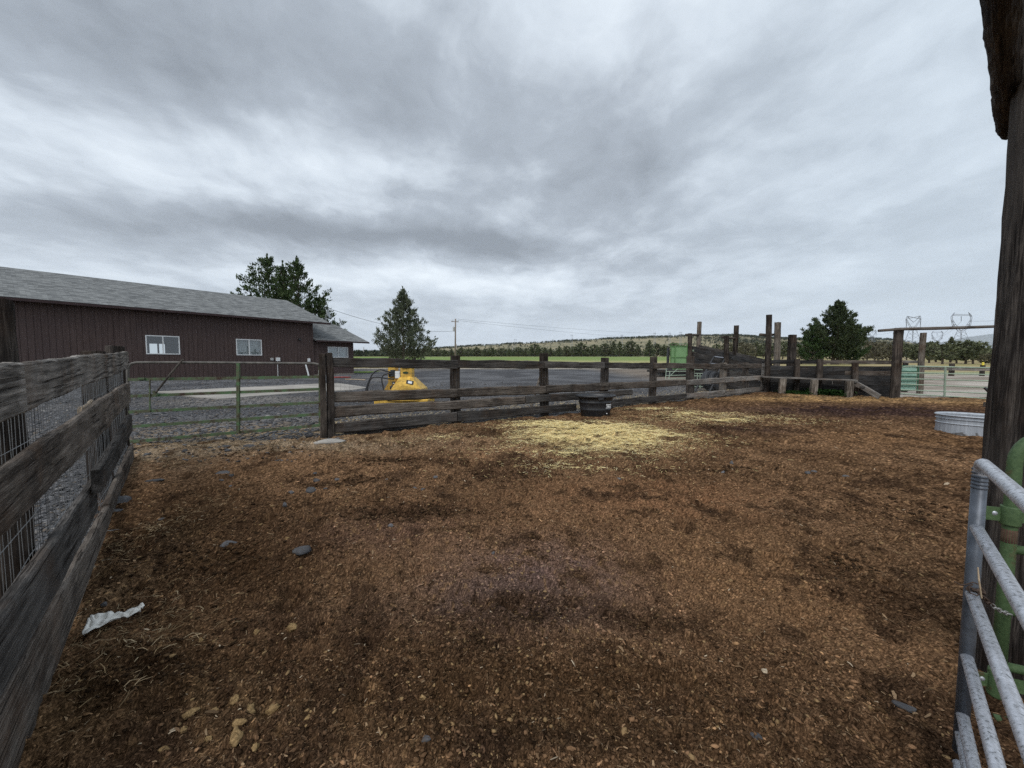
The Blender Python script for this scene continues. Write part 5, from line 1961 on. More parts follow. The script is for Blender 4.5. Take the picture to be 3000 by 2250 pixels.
# far small trees: one mesh per kind, copied
KIND = {}
for kn, kw in {
    'round': dict(seed=21, Ht=1, Rad=.48, prof=[(0, .6), (.3, 1), (.7, .8), (1, .15)], nb=46, nl=42, leaf=.11, asc=.5, low=.12, cg=(.07, .084, .052), cl=(.19, .205, .12)),
    'cone': dict(seed=22, Ht=1, Rad=.34, prof=P_S, nb=52, nl=40, leaf=.10, asc=.6, low=.08, cg=(.07, .084, .052), cl=(.19, .205, .12)),
    'open': dict(seed=23, Ht=1, Rad=.52, prof=[(0, .5), (.35, .9), (.7, 1), (1, .3)], nb=34, nl=40, leaf=.11, asc=.8, low=.25, cg=(.07, .084, .052), cl=(.19, .205, .12)),
    'brush': dict(seed=24, Ht=1, Rad=.62, prof=[(0, .9), (.4, 1), (.8, .7), (1, .25)], nb=44, nl=36, leaf=.12, asc=.5, low=.06, cg=(.085, .082, .055), cl=(.19, .175, .12))}.items():
    V, Q, C, limbs = tree_arrays(**kw)
    kz_ = 1.0 / np.percentile(V[:, 2], 99.7)
    V = V * np.array([1, 1, kz_])
    o = npmesh('juniper_tree', V, Q, M_LEAF, C)
    tk = MB()
    tk.tube([(0, 0, -.06), (.01, 0, .2), (0, .01, .5), (0, 0, .9)], [.035, .028, .018, .004], 6)
    for a, b, c in limbs[::3]:
        tk.tube([a, b, c], [.010, .006, .002], 3)
    tr = tk.build('trunk', M_BARK, None, Matrix.Identity(4))
    KIND[kn] = (o.data, tr.data)
    bpy.data.objects.remove(o)
    bpy.data.objects.remove(tr)


def far_tree(kind, px, Y, ht, label, group, wide=1.0, parts=False):
    x, y, z = GY(px, Y)
    M = Matrix.Translation((x, y, z - .05)) @ Matrix.Rotation(RND.random() * 6.28, 4, 'Z') @ Matrix.Diagonal((ht * wide, ht * wide, ht, 1))
    t = bpy.data.objects.new('juniper_tree', None)
    COL.objects.link(t)
    place(t, Matrix.Translation((x, y, z)))
    tag(t, label, 'tree', group)
    for nm, me in (('crown', KIND[kind][0]), ('trunk', KIND[kind][1])):
        o = bpy.data.objects.new(nm, me)
        COL.objects.link(o)
        place(o, M, t)
    return t


KN = {'round': 'rounded', 'cone': 'pointed', 'open': 'open crowned', 'brush': 'pale brushy'}
ROWT = [(1262, 1.0, 'round', 5.5), (1283, 1, 'open', 6), (1302, 1, 'round', 5), (1324, 1, 'cone', 6), (1351, 1, 'round', 6.5), (1372, 1, 'open', 6), (1397, 1, 'round', 7), (1421, 1, 'cone', 6), (1441, 1.1, 'round', 6.5),
        (1469, 1, 'open', 6.5), (1492, 1, 'cone', 6), (1519, 1, 'round', 7), (1541, 1, 'cone', 6.5), (1567, 1.1, 'round', 9), (1596, 1, 'cone', 7), (1613, 1, 'cone', 6.5), (1638, 1, 'cone', 7.5), (1660, 1, 'round', 8), (1681, 1, 'open', 7),
        (1703, 1.1, 'round', 10), (1722, 1, 'cone', 7), (1741, 1, 'round', 8.5), (1772, 1.2, 'round', 9.5), (1797, 1, 'cone', 11), (1815, 1, 'cone', 10.5), (1848, 1.05, 'round', 11.5), (1869, 1, 'cone', 8), (1902, .95, 'cone', 11.5), (1924, 1, 'round', 9.5), (1945, 1, 'cone', 8.5), (1972, 1.1, 'round', 10), (1996, 1, 'open', 9)]
ORD = ['first', 'second', 'third', 'fourth', 'fifth', 'sixth', 'seventh', 'eighth', 'ninth', 'tenth', 'eleventh', 'twelfth']
LAND = [(1268, 'cone shaped juniper'), (1334, 'utility pole'), (1594, 'third fence post'), (1771, 'fourth fence post'), (1913, 'fifth fence post')]
cnt_ = {}
for i, (px, wd_, kd, ht) in enumerate(ROWT):
    Y = 268 + 8 * math.sin(i * 2.3)
    lm = [n_ for x, n_ in LAND if px >= x or x == 1268][-1]
    cnt_[lm] = cnt_.get(lm, 0) + 1
    sz = 'tall' if ht >= 9 else ('middling' if ht >= 7 else 'low')
    far_tree(kd, px, Y, ht * .98, '%s %s juniper in the far field row, %s right of the %s' % (sz, KN[kd], ORD[cnt_[lm] - 1], lm), 'junipers along the far edge of the hayfield', wd_ * 1.35)
for i, (px, Y, kd, ht, wd_) in enumerate([(2066, 150, 'brush', 5, 1.2), (2098, 160, 'round', 6, 1), (2133, 140, 'brush', 6, 1.1), (2170, 150, 'brush', 6.5, 1.0), (2187, 135, 'brush', 5.5, 1), (2214, 150, 'round', 6.5, 1.1), (2236, 160, 'round', 6, 1.2), (2262, 145, 'round', 5, 1.2), (2292, 130, 'round', 6, 1.1), (2331, 140, 'brush', 5.5, 1.2), (2355, 120, 'brush', 4, 1.2)]):
    far_tree(kd, px, Y, ht, '%s tree in the thicket behind the chute, %s' % (('pale brushy' if kd == 'brush' else 'dark green'), ('%s left of the tallest chute post' % ORD[6 - i] if px < 2245 else '%s right of the tallest chute post' % ORD[i - 7])), 'trees in the thicket behind the chute', wd_)
for i, (px, Y, kd, ht, wd_) in enumerate([(2540, 110, 'brush', 7.0, .9), (2562, 105, 'brush', 6.4, .9), (2585, 115, 'brush', 7.0, .8), (2607, 105, 'brush', 6.0, .9), (2634, 120, 'round', 7.0, .9), (2656, 115, 'round', 6.2, 1.0)]):
    far_tree(kd, px, Y, ht * .78, '%s tree in the scrub %s' % (('tall dry brushy', 'pale brushy', 'narrow dry brushy', 'low pale brushy', 'dark green', 'rounded green')[i], 'right behind the broad juniper' if px < 2620 else 'seen beside the round gatepost under the overhead pole'), 'scrub trees left of the round gatepost', wd_)
for i, (px, Y, kd, ht, wd_, lb) in enumerate([(2681, 78, 'round', 4.8, .9, 'dark juniper half hidden by the knotted grey post'), (2722, 76, 'round', 5.4, .95, 'bushy juniper just right of the knotted grey post'), (2742, 84, 'cone', 5.8, 1.0, 'pointed juniper second from the knotted grey post'), (2761, 64, 'open', 4.4, 1.25, 'spreading juniper with a forked bare trunk in the paddock'),
                                              (2784, 80, 'cone', 6.7, 1.0, 'tallest pointed juniper under the right hand pylon'), (2803, 72, 'round', 4.6, 1.1, 'bushy juniper right of the tallest pointed one'), (2829, 66, 'round', 5.3, 1.1, 'dark rounded juniper with a thick bare trunk nearest the big post'), (2851, 68, 'open', 5.0, 1.0, 'open crowned juniper leaning beside the dark rounded one'), (2873, 78, 'round', 4.4, 1.0, 'low juniper whose crown slopes down toward the big post'), (2896, 90, 'round', 4.0, 1.2, 'small juniper partly cut off by the big post'), (2905, 60, 'brush', 2.4, 1.3, 'low pale bush in the paddock against the big post')]):
    far_tree(kd, px, Y, ht * .76, lb, 'junipers in the paddock beyond the right gate', wd_ * 1.2)


def hill_woods():
    n = 42000
    px = RS.uniform(950, 3050, n)
    Y = RS.uniform(300, 1235, n) ** 1.0
    X = (px - 1500) / F * Y
    Z = terrain(X, Y)
    py = 1058 - (Z - 1.5) / Y * F
    cr = np.interp(px, CRX, CRY)
    dens = fbm(X / 55, Y / 90, 4, 81)
    crest = np.exp(-((Y - 1130) / 150.0) ** 2)
    band = np.exp(-((Y - 640) / 60.0) ** 2)
    left = np.clip((1700 - px) / 500, 0, 1)
    rightw = np.clip((px - 2000) / 160, 0, 1)
    low = np.exp(-((Y - 330) / 60.0) ** 2)
    p = .02 + .9 * crest * sstep((dens - .40) * 6) + .55 * band * left * sstep((dens - .35) * 4) + rightw * .62 * sstep((dens - .42) * 7) + low * .75 * np.clip((2000 - px) / 300, 0, 1)
    k = RS.rand(n) < p
    X, Y, Z = X[k], Y[k], Z[k]
    m = len(X)
    Ht = RS.uniform(2.6, 5.6, m)
    nt = 16
    # each tree a ragged cluster of facets
    u = RS.rand(m, nt)
    a = RS.rand(m, nt) * 6.283
    r = .34 * np.sin(np.clip(u * .85 + .12, 0, 1) * np.pi) * RS.uniform(.4, 1.1, (m, nt)) + .05
    c = np.stack([np.cos(a) * r, np.sin(a) * r, u * .88 + .08], -1) * Ht[:, None, None] + np.stack([X, Y, Z], 1)[:, None]
    d = RS.randn(m, nt, 3, 3) * .19 * Ht[:, None, None, None]
    V = (c[:, :, None, :] + d).reshape(-1, 3)
    col = pal(m, [(.040, .052, .034), (.060, .070, .045), (.085, .088, .062)], [4, 3, 1.5], .2)
    o = npmesh('hillside_juniper_woods', V, np.arange(len(V)).reshape(-1, 3), M_LEAF, np.repeat(col, nt * 3, 0))
    o['kind'] = 'stuff'


hill_woods()

# ================================================================== poles, wires, pylons
def wire(p, q, sag, r, n=14):
    p, q = Vector(p), Vector(q)
    return [p.lerp(q, i / n) - Vector((0, 0, sag * 4 * (i / n) * (1 - i / n))) for i in range(n + 1)]


UY = 74.0
ux, uy, uz = GY(1333.5, UY)
ut = at(1334.5, 934, UY)
up_ = thing('utility_pole', 'grey wooden utility pole with a transformer can right of the cone shaped juniper', 'utility pole', (ux, uy, uz))
MB().tube([(ux, uy, uz - .3), ((ux + ut.x) / 2, uy, (uz + ut.z) / 2), (ut.x, uy, ut.z)], [.17, .145, .12], 10).build('pole', M_UPOLE, up_, smooth=True)
MB().bar((ut.x - .75, uy - .35, ut.z - .55), (ut.x + .55, uy + .35, ut.z - .55), .1, .12).build('crossarm', M_UPOLE, up_)
MB().lathe([(.19, 0), (.2, .03), (.2, .8), (.15, .86), (.05, .9)], 14, closed=True).build('transformer', M_DISH, up_, Matrix.Translation((ut.x - .33, uy - .1, at(1331, 971, UY).z)))
for dx in (-.65, 0, .5):
    MB().tube([(ut.x + dx, uy, ut.z - .5), (ut.x + dx, uy, ut.z - .22)], .045, 6).build('insulator', M_DISH, up_)
sx0 = at(933, 894, 47)
hp = thing('service_pole', 'weathered service pole poking up beside the roof edge in front of the big juniper', 'utility pole', (sx0.x, 47, tz(sx0.x, 47)))
MB().tube([(sx0.x, 47, tz(sx0.x, 47) - .2), (sx0.x, 47, sx0.z)], [.13, .10], 8).build('pole', M_UPOLE, hp, smooth=True)
M_LINE = plain('dark_cable', (.06, .06, .065), .6)
tag(MB().tube(wire(at(933, 893, 47), at(1331, 970, UY), 1.1, 0), .022, 4).build('service_cable', M_LINE), 'dark cable sagging from the barn service pole to the utility pole behind the cone juniper', 'cable')
for k, (dx, sg, lb) in enumerate(((-.65, 3.0, 'faint overhead wire running right from the utility pole, lowest of the pair'), (.5, 2.4, 'faint overhead wire running right from the utility pole, upper of the pair'))):
    tag(MB().tube(wire((ut.x + dx, uy, ut.z - .2 + .12 * k), at(2240, 985 - 14 * k, 230), sg, 0), .016, 4).build('overhead_wire', M_LINE), lb, 'wire')
for k, (px, y0, y1, Y, lb) in enumerate([(1510, 993, 1009, 620, 'tiny pole structure on the hill crest right of the utility pole'), (1675, 980, 1000, 640, 'tiny pole structure on the hill crest above the third fence post'), (1822, 980, 994, 640, 'tiny pole structure on the crest above the fourth fence post'), (1918, 974, 990, 640, 'tiny pole structure on the crest left of the green headboard'), (1962, 974, 988, 650, 'tiny pole on the crest right above the green headboard'), (1994, 972, 986, 640, 'tiny pole structure on the crest beside the leftmost chute posts')]):
    a, b = at(px, y1, Y), at(px, y0, Y)
    a.z = min(a.z, tz(a.x, a.y)) - 1
    mb = MB()
    for s in (-1.1, 1.1):
        mb.bar(a + Vector((s, 0, 0)), Vector((b.x + s, b.y, b.z)), .35)
    mb.bar((b.x - 2.6, b.y, b.z - 1.3), (b.x + 2.6, b.y, b.z - 1.3), .35)
    tag(mb.build('power_pole', M_STEEL), lb, 'power pole', 'power poles along the hill crest')
for px, y0, y1, Y, lb in ((1502.5, 1005, 1030, 420, 'pale bare pole standing among the far row of junipers'), (1065.5, 1017, 1045, 330, 'pale pole far beyond the field between the low wing and the cone juniper'), (1337.5, 1008, 1030, 430, 'thin pale pole on the hillside beside the utility pole')):
    a, b = at(px, y1, Y), at(px, y0, Y)
    a.z = tz(a.x, a.y) - .5
    tag(MB().tube([a, b], [.36, .30], 6).build('field_pole', plain('pale_pole', (.45, .43, .40), .8)), lb, 'pole')


def pylon(px, Y, pts, bars, lab, th, depth=5.0):
    """pts: name -> (px offset x, pixel y, depth share); drawn as two lattice faces joined by struts"""
    base = at(px, 1050, Y)
    zg = min(base.z, tz(base.x, base.y))
    t = thing('transmission_tower', lab, 'pylon', (base.x, Y, zg), 'steel transmission towers on the right skyline')
    k = Y / F

    def w(n_, s):
        x, y, dsh = pts[n_]
        p = at(px + x, y, Y)
        p.y = Y + s * depth * dsh
        return p
    body, head = MB(), MB()
    for a, b, part in bars:
        m = body if part == 'b' else head
        for s in (-1, 1):
            m.bar(w(a, s), w(b, s), th)
    for n_ in pts:
        if pts[n_][2] > .02:
            m = body if n_[0] == 'b' else head
            m.bar(w(n_, -1), w(n_, 1), th * .7)
    # lattice on the legs
    bl = sorted([n_ for n_ in pts if n_[0] == 'b'])
    lefts = [n_ for n_ in bl if n_.endswith('l')]
    rights = [n_ for n_ in bl if n_.endswith('r')]
    for i in range(len(lefts) - 1):
        for s in (-1, 1):
            a, b, c, d = w(lefts[i], s), w(lefts[i + 1], s), w(rights[i], s), w(rights[i + 1], s)
            for q in range(4):
                f0, f1 = q / 4, (q + 1) / 4
                body.bar(a.lerp(b, f0), c.lerp(d, f1), th * .6)
                body.bar(c.lerp(d, f0), a.lerp(b, f1), th * .6)
    body.build('lattice_body', M_STEEL, t)
    head.build('crossarm_head', M_STEEL, t)
    return t


# window headed tower
def goblet(px, Y, sc, ytop, ybase, lab, th):
    def y(v):
        return ytop + (v - 915) * sc
    P = {'b1l': (-7 * sc, y(968), .25), 'b1r': (5 * sc, y(968), .25), 'b2l': (-18 * sc, ybase, .9), 'b2r': (14 * sc, ybase, .9),
         'h1': (-28 * sc, y(937), .12), 'h2': (28 * sc, y(937), .12), 'h3': (-29 * sc, y(928), .12), 'h4': (28 * sc, y(928), .12), 'h5': (-24 * sc, y(921), .10), 'h6': (25 * sc, y(921), .10), 'h7': (-20 * sc, y(915.5), .0), 'h8': (20 * sc, y(915), .0),
         'h9': (-20 * sc, y(950), .15), 'ha': (19 * sc, y(950), .15), 'hb': (-27 * sc, y(924.5), .1), 'hc': (28 * sc, y(924.5), .1), 'hd': (-1 * sc, y(926), .0), 'he': (-1 * sc, y(941), .0), 'hf': (-25 * sc, y(957), .1), 'hg': (24 * sc, y(957), .1)}
    B = [('b1l', 'b2l', 'b'), ('b1r', 'b2r', 'b'), ('b1l', 'b1r', 'b'), ('b1l', 'h9', 'h'), ('b1r', 'ha', 'h'), ('h9', 'h1', 'h'), ('ha', 'h2', 'h'), ('h1', 'h3', 'h'), ('h2', 'h4', 'h'), ('h3', 'h5', 'h'), ('h4', 'h6', 'h'), ('h5', 'h6', 'h'), ('hb', 'hc', 'h'), ('h5', 'h7', 'h'), ('h7', 'hb', 'h'), ('h6', 'h8', 'h'), ('h8', 'hc', 'h'), ('h3', 'hb', 'h'), ('h4', 'hc', 'h'), ('hd', 'he', 'h'), ('h9', 'hf', 'h'), ('ha', 'hg', 'h'), ('hf', 'b1l', 'h'), ('hg', 'b1r', 'h'), ('hf', 'h1', 'h'), ('hg', 'h2', 'h')]
    pylon(px, Y, P, B, lab, th)


def vtop(px, Y, sc, ytop, ybase, lab, th):
    def y(v):
        return ytop + (v - 925) * sc
    P = {'b1l': (-7 * sc, y(962), .25), 'b1r': (4 * sc, y(962), .25), 'b2l': (-15 * sc, ybase, .9), 'b2r': (10 * sc, ybase, .9),
         'h1': (-17 * sc, y(926.5), .1), 'h2': (19 * sc, y(925), .1), 'h3': (1 * sc, y(930.5), .1), 'h4': (-21 * sc, y(935), .1), 'h5': (21 * sc, y(934), .1), 'h6': (-9 * sc, y(957), .15), 'h7': (6 * sc, y(957), .15), 'h8': (-20 * sc, y(960), .0), 'h9': (20 * sc, y(960), .0), 'ha': (-10 * sc, y(936), .0), 'hb': (0, y(944), .0), 'hc': (11 * sc, y(935.5), .0)}
    B = [('b1l', 'b2l', 'b'), ('b1r', 'b2r', 'b'), ('b1l', 'b1r', 'b'), ('h1', 'h3', 'h'), ('h3', 'h2', 'h'), ('h1', 'h4', 'h'), ('h2', 'h5', 'h'), ('h4', 'h6', 'h'), ('h5', 'h7', 'h'), ('h6', 'b1l', 'h'), ('h7', 'b1r', 'h'), ('h6', 'h7', 'h'), ('h4', 'h3', 'h'), ('h5', 'h3', 'h'), ('h4', 'h8', 'h'), ('h5', 'h9', 'h'), ('h8', 'b1l', 'h'), ('h9', 'b1r', 'h'), ('ha', 'hb', 'h'), ('hb', 'hc', 'h'), ('h1', 'ha', 'h'), ('h2', 'hc', 'h')]
    pylon(px, Y, P, B, lab, th)


goblet(2817, 375, 1.0, 915, 1012, 'large window headed steel pylon nearest the big right post', .26)
vtop(2676, 420, 1.0, 925, 1006, 'steel pylon with a V notched head above the round gatepost and knotted post', .26)
goblet(2746, 640, .56, 969, 1020, 'smaller window headed steel pylon midway between the two large pylons', .26)
vtop(2556, 760, .52, 966, 1010, 'small faint V headed pylon just right of the broad juniper', .30)
goblet(2582, 1150, .26, 990, 1010, 'tiny distant pylon on the skyline below the left end of the overhead pole', .42)
goblet(2632, 700, .5, 968, 1012, 'small faint pylon half hidden behind the round gatepost', .26)
for k, (p, q, sg, lb) in enumerate([(at(2842, 941, 375), at(3120, 905, 260), 2.5, 'power line running from the large window headed pylon to the right'), (at(2817, 941, 375), at(2746, 984, 640), 5, 'power line between the large window headed pylon and the smaller one'), (at(2676, 945, 420), at(2556, 977, 760), 6, 'power line between the V notched pylon and the small faint V headed one'), (at(2790, 955, 375), at(2722, 990, 640), 5, 'lower power line left of the large window headed pylon')]):
    tag(MB().tube(wire(p, q, sg, 0), .10, 3).build('power_line', M_STEEL), lb, 'power line')
fx = at(1797, 1046, 250)
ft = thing('field_trailer', 'low dark farm trailer parked far off on the green hayfield', 'trailer', (fx.x, 250, tz(fx.x, 250)))
gz = tz(fx.x, 250)
MB().box((fx.x, 250, gz + .95), (5.2, 2, .35)).build('bed', M_BLACKM, ft)
mb = MB()
for s in (-2.2, 2.2):
    mb.bar((fx.x + s, 250, gz), (fx.x + s, 250, gz + .8), .3)
MB().box((fx.x - 1.9, 250, gz + .4), (.7, .3, .8)).build('wheel', M_BLACK, ft)
MB().box((fx.x + 1.7, 250, gz + .4), (.7, .3, .8)).build('wheel', M_BLACK, ft)

# ================================================================== galvanised trough
tq = at(2738, 1264, 7.35)
ax = Vector((.64, -.77, 0)).normalized()
bk_ = Vector((.77, .64, 0)).normalized()
tcn = Vector((tq.x, tq.y, 0)) + ax * .90 + bk_ * .22
tcn.z = float(soil_z([tcn.x], [tcn.y])[0]) - .03
trg = thing('water_trough', 'oval galvanised metal stock trough half hidden behind the big right post', 'trough', tcn)
TS_ = .93
prof = [(.395, 0), (.40, .02), (.385, .27), (.40, .285), (.385, .30), (.38, .36), (.40, .375), (.38, .39), (.375, .425), (.40, .43), (.412, .445), (.40, .46), (.385, .45), (.365, .43), (.375, .06), (.0, .05)]


def stadium(r, z, n=14, hl=.52):
    p = []
    for i in range(n + 1):
        a = -math.pi / 2 + math.pi * i / n
        p.append((hl + r * math.cos(a), r * math.sin(a), z))
    for i in range(n + 1):
        a = math.pi / 2 + math.pi * i / n
        p.append((-hl + r * math.cos(a), r * math.sin(a), z))
    return p


mb = MB()
rings = [stadium(r, z * TS_) for r, z in prof]
m = len(rings[0])
mb.add([p for r in rings for p in r], [(i * m + k, i * m + (k + 1) % m, (i + 1) * m + (k + 1) % m, (i + 1) * m + k) for i in range(len(rings) - 1) for k in range(m)])
TM = Matrix.Translation(tcn - Vector((0, 0, .03))) @ Matrix((ax, bk_, Vector((0, 0, 1)))).transposed().to_4x4()
mb.build('tank', M_TROUGH, trg, TM, smooth=False)

# ================================================================== right foreground: big post, rafter pole, gates
pb = Vector((2.395, 1.685, 0))
pz = float(soil_z([pb.x], [pb.y])[0])
bpst = thing('big_post', 'massive dark weathered round post filling the right edge of the picture', 'post', (pb.x, pb.y, pz))
post('shaft', (pb.x, pb.y, pz), (pb.x + .0, pb.y, 3.02), .194, M_POST_D, bpst, n=40, rough=.03, taper=.97)
e1_, e0_ = at(2949, 405, 2.22), at(2937, -20, 1.36)
dd_ = (e1_ - e0_).normalized()
lg = [e0_ - dd_ * 1.4, e0_ - dd_ * .7, e0_, e0_.lerp(e1_, .35) + Vector((.004, 0, .006)), e0_.lerp(e1_, .7), e1_ - dd_ * .16, e1_ - dd_ * .05, e1_ + dd_ * .012]
lr = [.054, .052, .048, .046, .041, .034, .022, .006]
X_ = dd_
Y_ = Vector((0, 0, 1)).cross(X_).normalized()
LM = Matrix.Translation(e0_) @ Matrix((X_, Y_, X_.cross(Y_))).transposed().to_4x4()
LMi = LM.inverted()
vs, fs = [], []
L_all = (lg[-1] - lg[0]).length
nr_, nc_ = 90, 22
axd = [(LMi @ p).x for p in lg]
for i in range(nr_ + 1):
    x = axd[0] + (axd[-1] - axd[0]) * (1 - (1 - i / nr_) ** 1.3)
    r = float(np.interp(x, axd, lr))
    cyy, czz = float(np.interp(x, axd, [(LMi @ p).y for p in lg])), float(np.interp(x, axd, [(LMi @ p).z for p in lg]))
    for k in range(nc_):
        a = 2 * math.pi * k / nc_
        q = r * (1 + .22 * (float(fbm(np.array([x * 9.0]), np.array([k * .55 if k < 12 else (22 - k) * .55]), 3, 77)[0]) - .5) + .07 * jit(i * 5 + k, 4))
        vs.append((x, cyy + math.cos(a) * q, czz + math.sin(a) * q))
for i in range(nr_):
    for k in range(nc_):
        k2 = (k + 1) % nc_
        fs.append((i * nc_ + k, i * nc_ + k2, i * nc_ + nc_ + k2, i * nc_ + nc_ + k))
fs.append(tuple(range(nr_ * nc_, nr_ * nc_ + nc_)))
fs.append(tuple(range(nc_ - 1, -1, -1)))
lb_ = MB()
lb_.add(vs, fs)
lb_.build('rafter_log', M_LOG, None, LM)
tag(bpy.data.objects['rafter_log'], 'dark bark covered log end jutting overhead beside the big right post', 'log')
w0 = at(2945, 246, 1.80)
MB().tube([w0, w0.lerp(pb + Vector((-.10, .05, w0.z)), .6), pb + Vector((-.06, .14, w0.z - .02)), pb + Vector((.16, .1, w0.z - .03))], .004, 6).build('tie_wire', M_LINE, bpst)

# grey galvanised gate
GYD = 1.3
gA = at(2869, 1421, GYD)
gx, gy = gA.x, gA.y
gd = Vector((-.702, -.712, .035))
z_top = at(2880, 1352, GYD).z
gg = thing('tube_gate', 'grey galvanised pipe gate passing close by on the right, chained to the green gate', 'gate', (gx, gy, float(soil_z([gx], [gy])[0])))
zb_ = .10
TR_ = .0178


def gate_rail(z0, ln=1.9):
    p = Vector((gx, gy, z0))
    return [p, p + gd * ln * .3, p + gd * ln * .65, p + gd * ln]


ztops = [at(2872, y, GYD).z for y in (1545, 1738, 1922, 2093, 2240)]
el_ = [Vector((gx, gy, z_top - .075)), Vector((gx, gy, z_top - .045)), Vector((gx, gy, z_top - .022)) + gd * .008, Vector((gx, gy, z_top - .006)) + gd * .026, Vector((gx, gy, z_top)) + gd * .055]
MB().tube(el_ + [Vector((gx, gy, z_top)) + gd * t_ for t_ in (.3, .8, 1.9)], TR_, 16).build('top_rail', M_WGALV, gg, smooth=True)
MB().tube([Vector((gx, gy, zb_)), Vector((gx, gy, .6)), Vector((gx, gy, z_top - .055))], TR_ * 1.06, 18).build('end_stile', M_GALV_D, gg, smooth=True)
for i in range(6):
    zc_ = z_top - .028 - i * .0125
    mb = MB()
    mb.lathe([(TR_ * 1.06, -.004), (TR_ * 1.20, 0), (TR_ * 1.06, .004)], 18)
    mb.build('crimp_ring', M_GALV_D, gg, Matrix.Translation((gx, gy, zc_)) @ Matrix.Rotation(.25 * max(0, 3 - i) / 3, 4, Vector((-.71, .70, 0))), smooth=True)
for z in ztops + [.17]:
    MB().tube(gate_rail(z), TR_ * .93, 14).build('rail', M_WGALV, gg, smooth=True)
MB().tube([Vector((gx, gy, zb_)) + gd * 1.9, Vector((gx, gy, z_top)) + gd * 1.9], TR_, 12).build('hinge_stile', M_GALV_D, gg, smooth=True)

# green gate hung on the big post
HY = 1.52
hA = at(2957, 1560, HY)
hx, hy = hA.x, hA.y
hd = Vector((.93, -.37, -.02)).normalized()
zt_ = at(2967, 1335, HY).z
gn = thing('tube_gate', 'worn green pipe gate with curved top behind the grey gate on the right', 'gate', (hx, hy, float(soil_z([hx], [hy])[0])))
GR = .0215
arc = [Vector((hx, hy, .16)), Vector((hx, hy, .6)), Vector((hx, hy, zt_ - .03))]
Rb = .105
for i in range(1, 9):
    a = math.pi / 2 * i / 8
    arc.append(Vector((hx, hy, zt_ - .03)) + hd * (Rb * (1 - math.cos(a))) + Vector((0, 0, Rb * math.sin(a) * 1.15)))
arc += [arc[-1] + hd * .4, arc[-1] + hd * 1.6]
MB().tube(arc, GR, 18).build('curved_frame', M_GRNP, gn, smooth=True)
for y in (1607, 1787, 1948, 2105):
    z = at(2957, y, HY).z
    p = Vector((hx, hy, z))
    MB().tube([p, p + hd * .5, p + hd * 1.6], GR * .82, 14).build('rail', M_GRNP, gn, smooth=True)
for yc, hh in ((1510, .075), (2000, .11)):
    z = at(2957, yc, HY).z
    pz_ = Matrix.Translation((hx, hy, z))
    MB().lathe([(GR * 1.02, -hh / 2), (GR * 1.32, -hh / 2), (GR * 1.36, -hh * .45), (GR * 1.32, 0), (GR * 1.36, hh * .45), (GR * 1.32, hh / 2), (GR * 1.02, hh / 2)], 22).build('hinge_collar', M_GRNP, gn, pz_, smooth=True)
    side = Vector((-.86, .50, 0)).normalized()
    pl = Vector((hx, hy, z)) + Vector((-.012, .030, 0))
    hg = MB().bar(pl - Vector((.055, -.0, 0)), pl + Vector((.13, -.07, 0)), .006, .055).build('hinge_plate', M_GRNP, gn)
    bM = Matrix.Translation(pl + Vector((-.028, -.006, .002))) @ Vector((-.5, -.85, 0)).to_track_quat('Z', 'Y').to_matrix().to_4x4()
    MB().lathe([(.0125, 0), (.012, .004), (.008, .008), (.0, .0095)], 16).build('bolt_head', M_GALV, hg, bM, smooth=True)

zr_ = at(2957, 1568, HY).z
MB().lathe([(GR * .9, -.03), (GR * 1.012, -.028), (GR * 1.012, .026), (GR * .9, .03)], 18).build('rusted_band', plain('bare_rust', (.105, .060, .042), .85, 0, .35, 40), gn, Matrix.Translation((hx, hy, zr_)), smooth=True)
# chain round the grey stile
chn = thing('chain', 'rusty chain and twist of wire looped round the grey gate stile to the green gate', 'chain', at(2868, 1725, GYD))
M_CHAIN = plain('rusty_chain', (.085, .058, .045), .7, .4, .4, 60)
M_CHAIN2 = plain('galvanised_chain', (.34, .34, .33), .5, .5, .3, 60)
cz = at(2868, 1722, GYD).z
path = []
for i in range(9):
    a = math.radians(200 + i * 25)
    path.append(Vector((gx + math.cos(a) * .026, gy + math.sin(a) * .026, cz + .006 * math.sin(i))))
pe = Vector((hx - .01, hy - .03, at(2957, 1785, HY).z))
ps = path[-1].copy()
for i in range(1, 13):
    f = i / 12
    path.append(ps.lerp(pe, f) - Vector((0, 0, .022 * 4 * f * (1 - f))))
for i in range(len(path) - 1):
    a, b = path[i], path[i + 1]
    m_ = (a + b) / 2
    d = (b - a).normalized()
    nrm = d.cross(Vector((0, 0, 1))).normalized()
    if i % 2:
        nrm = d.cross(nrm).normalized()
    ln = (b - a).length * .72
    wl = .0065
    sd_ = d.cross(nrm)
    loop = []
    for k in range(13):
        an = 2 * math.pi * k / 12
        loop.append(m_ + d * math.cos(an) * ln + sd_ * math.sin(an) * wl)
    MB().tube(loop, .0028, 6, False).build('link', M_CHAIN2 if i > 13 else M_CHAIN, chn, smooth=True)
tw0 = Vector((gx - .015, gy - .03, cz + .008))
MB().tube([at(2797, 1704, 1.26), at(2815, 1714, 1.27), at(2832, 1712, 1.26), at(2850, 1706, 1.25), at(2868, 1712, 1.245), at(2880, 1732, 1.25), at(2862, 1745, 1.25), at(2842, 1738, 1.255), at(2836, 1718, 1.26), at(2850, 1712, 1.25)], .0022, 6).build('wire_twist', M_CHAIN, chn, smooth=True)
tag(MB().tube([at(2865, 1662, 1.24), at(2868, 1700, 1.235), at(2876, 1752, 1.245)], [.0018, .0024, .0022], 6).build('straw_stem', M_TAN), 'dry straw stem caught upright in the chain on the grey gate', 'straw')

# ================================================================== things lying in the pen
M_ROCK = None


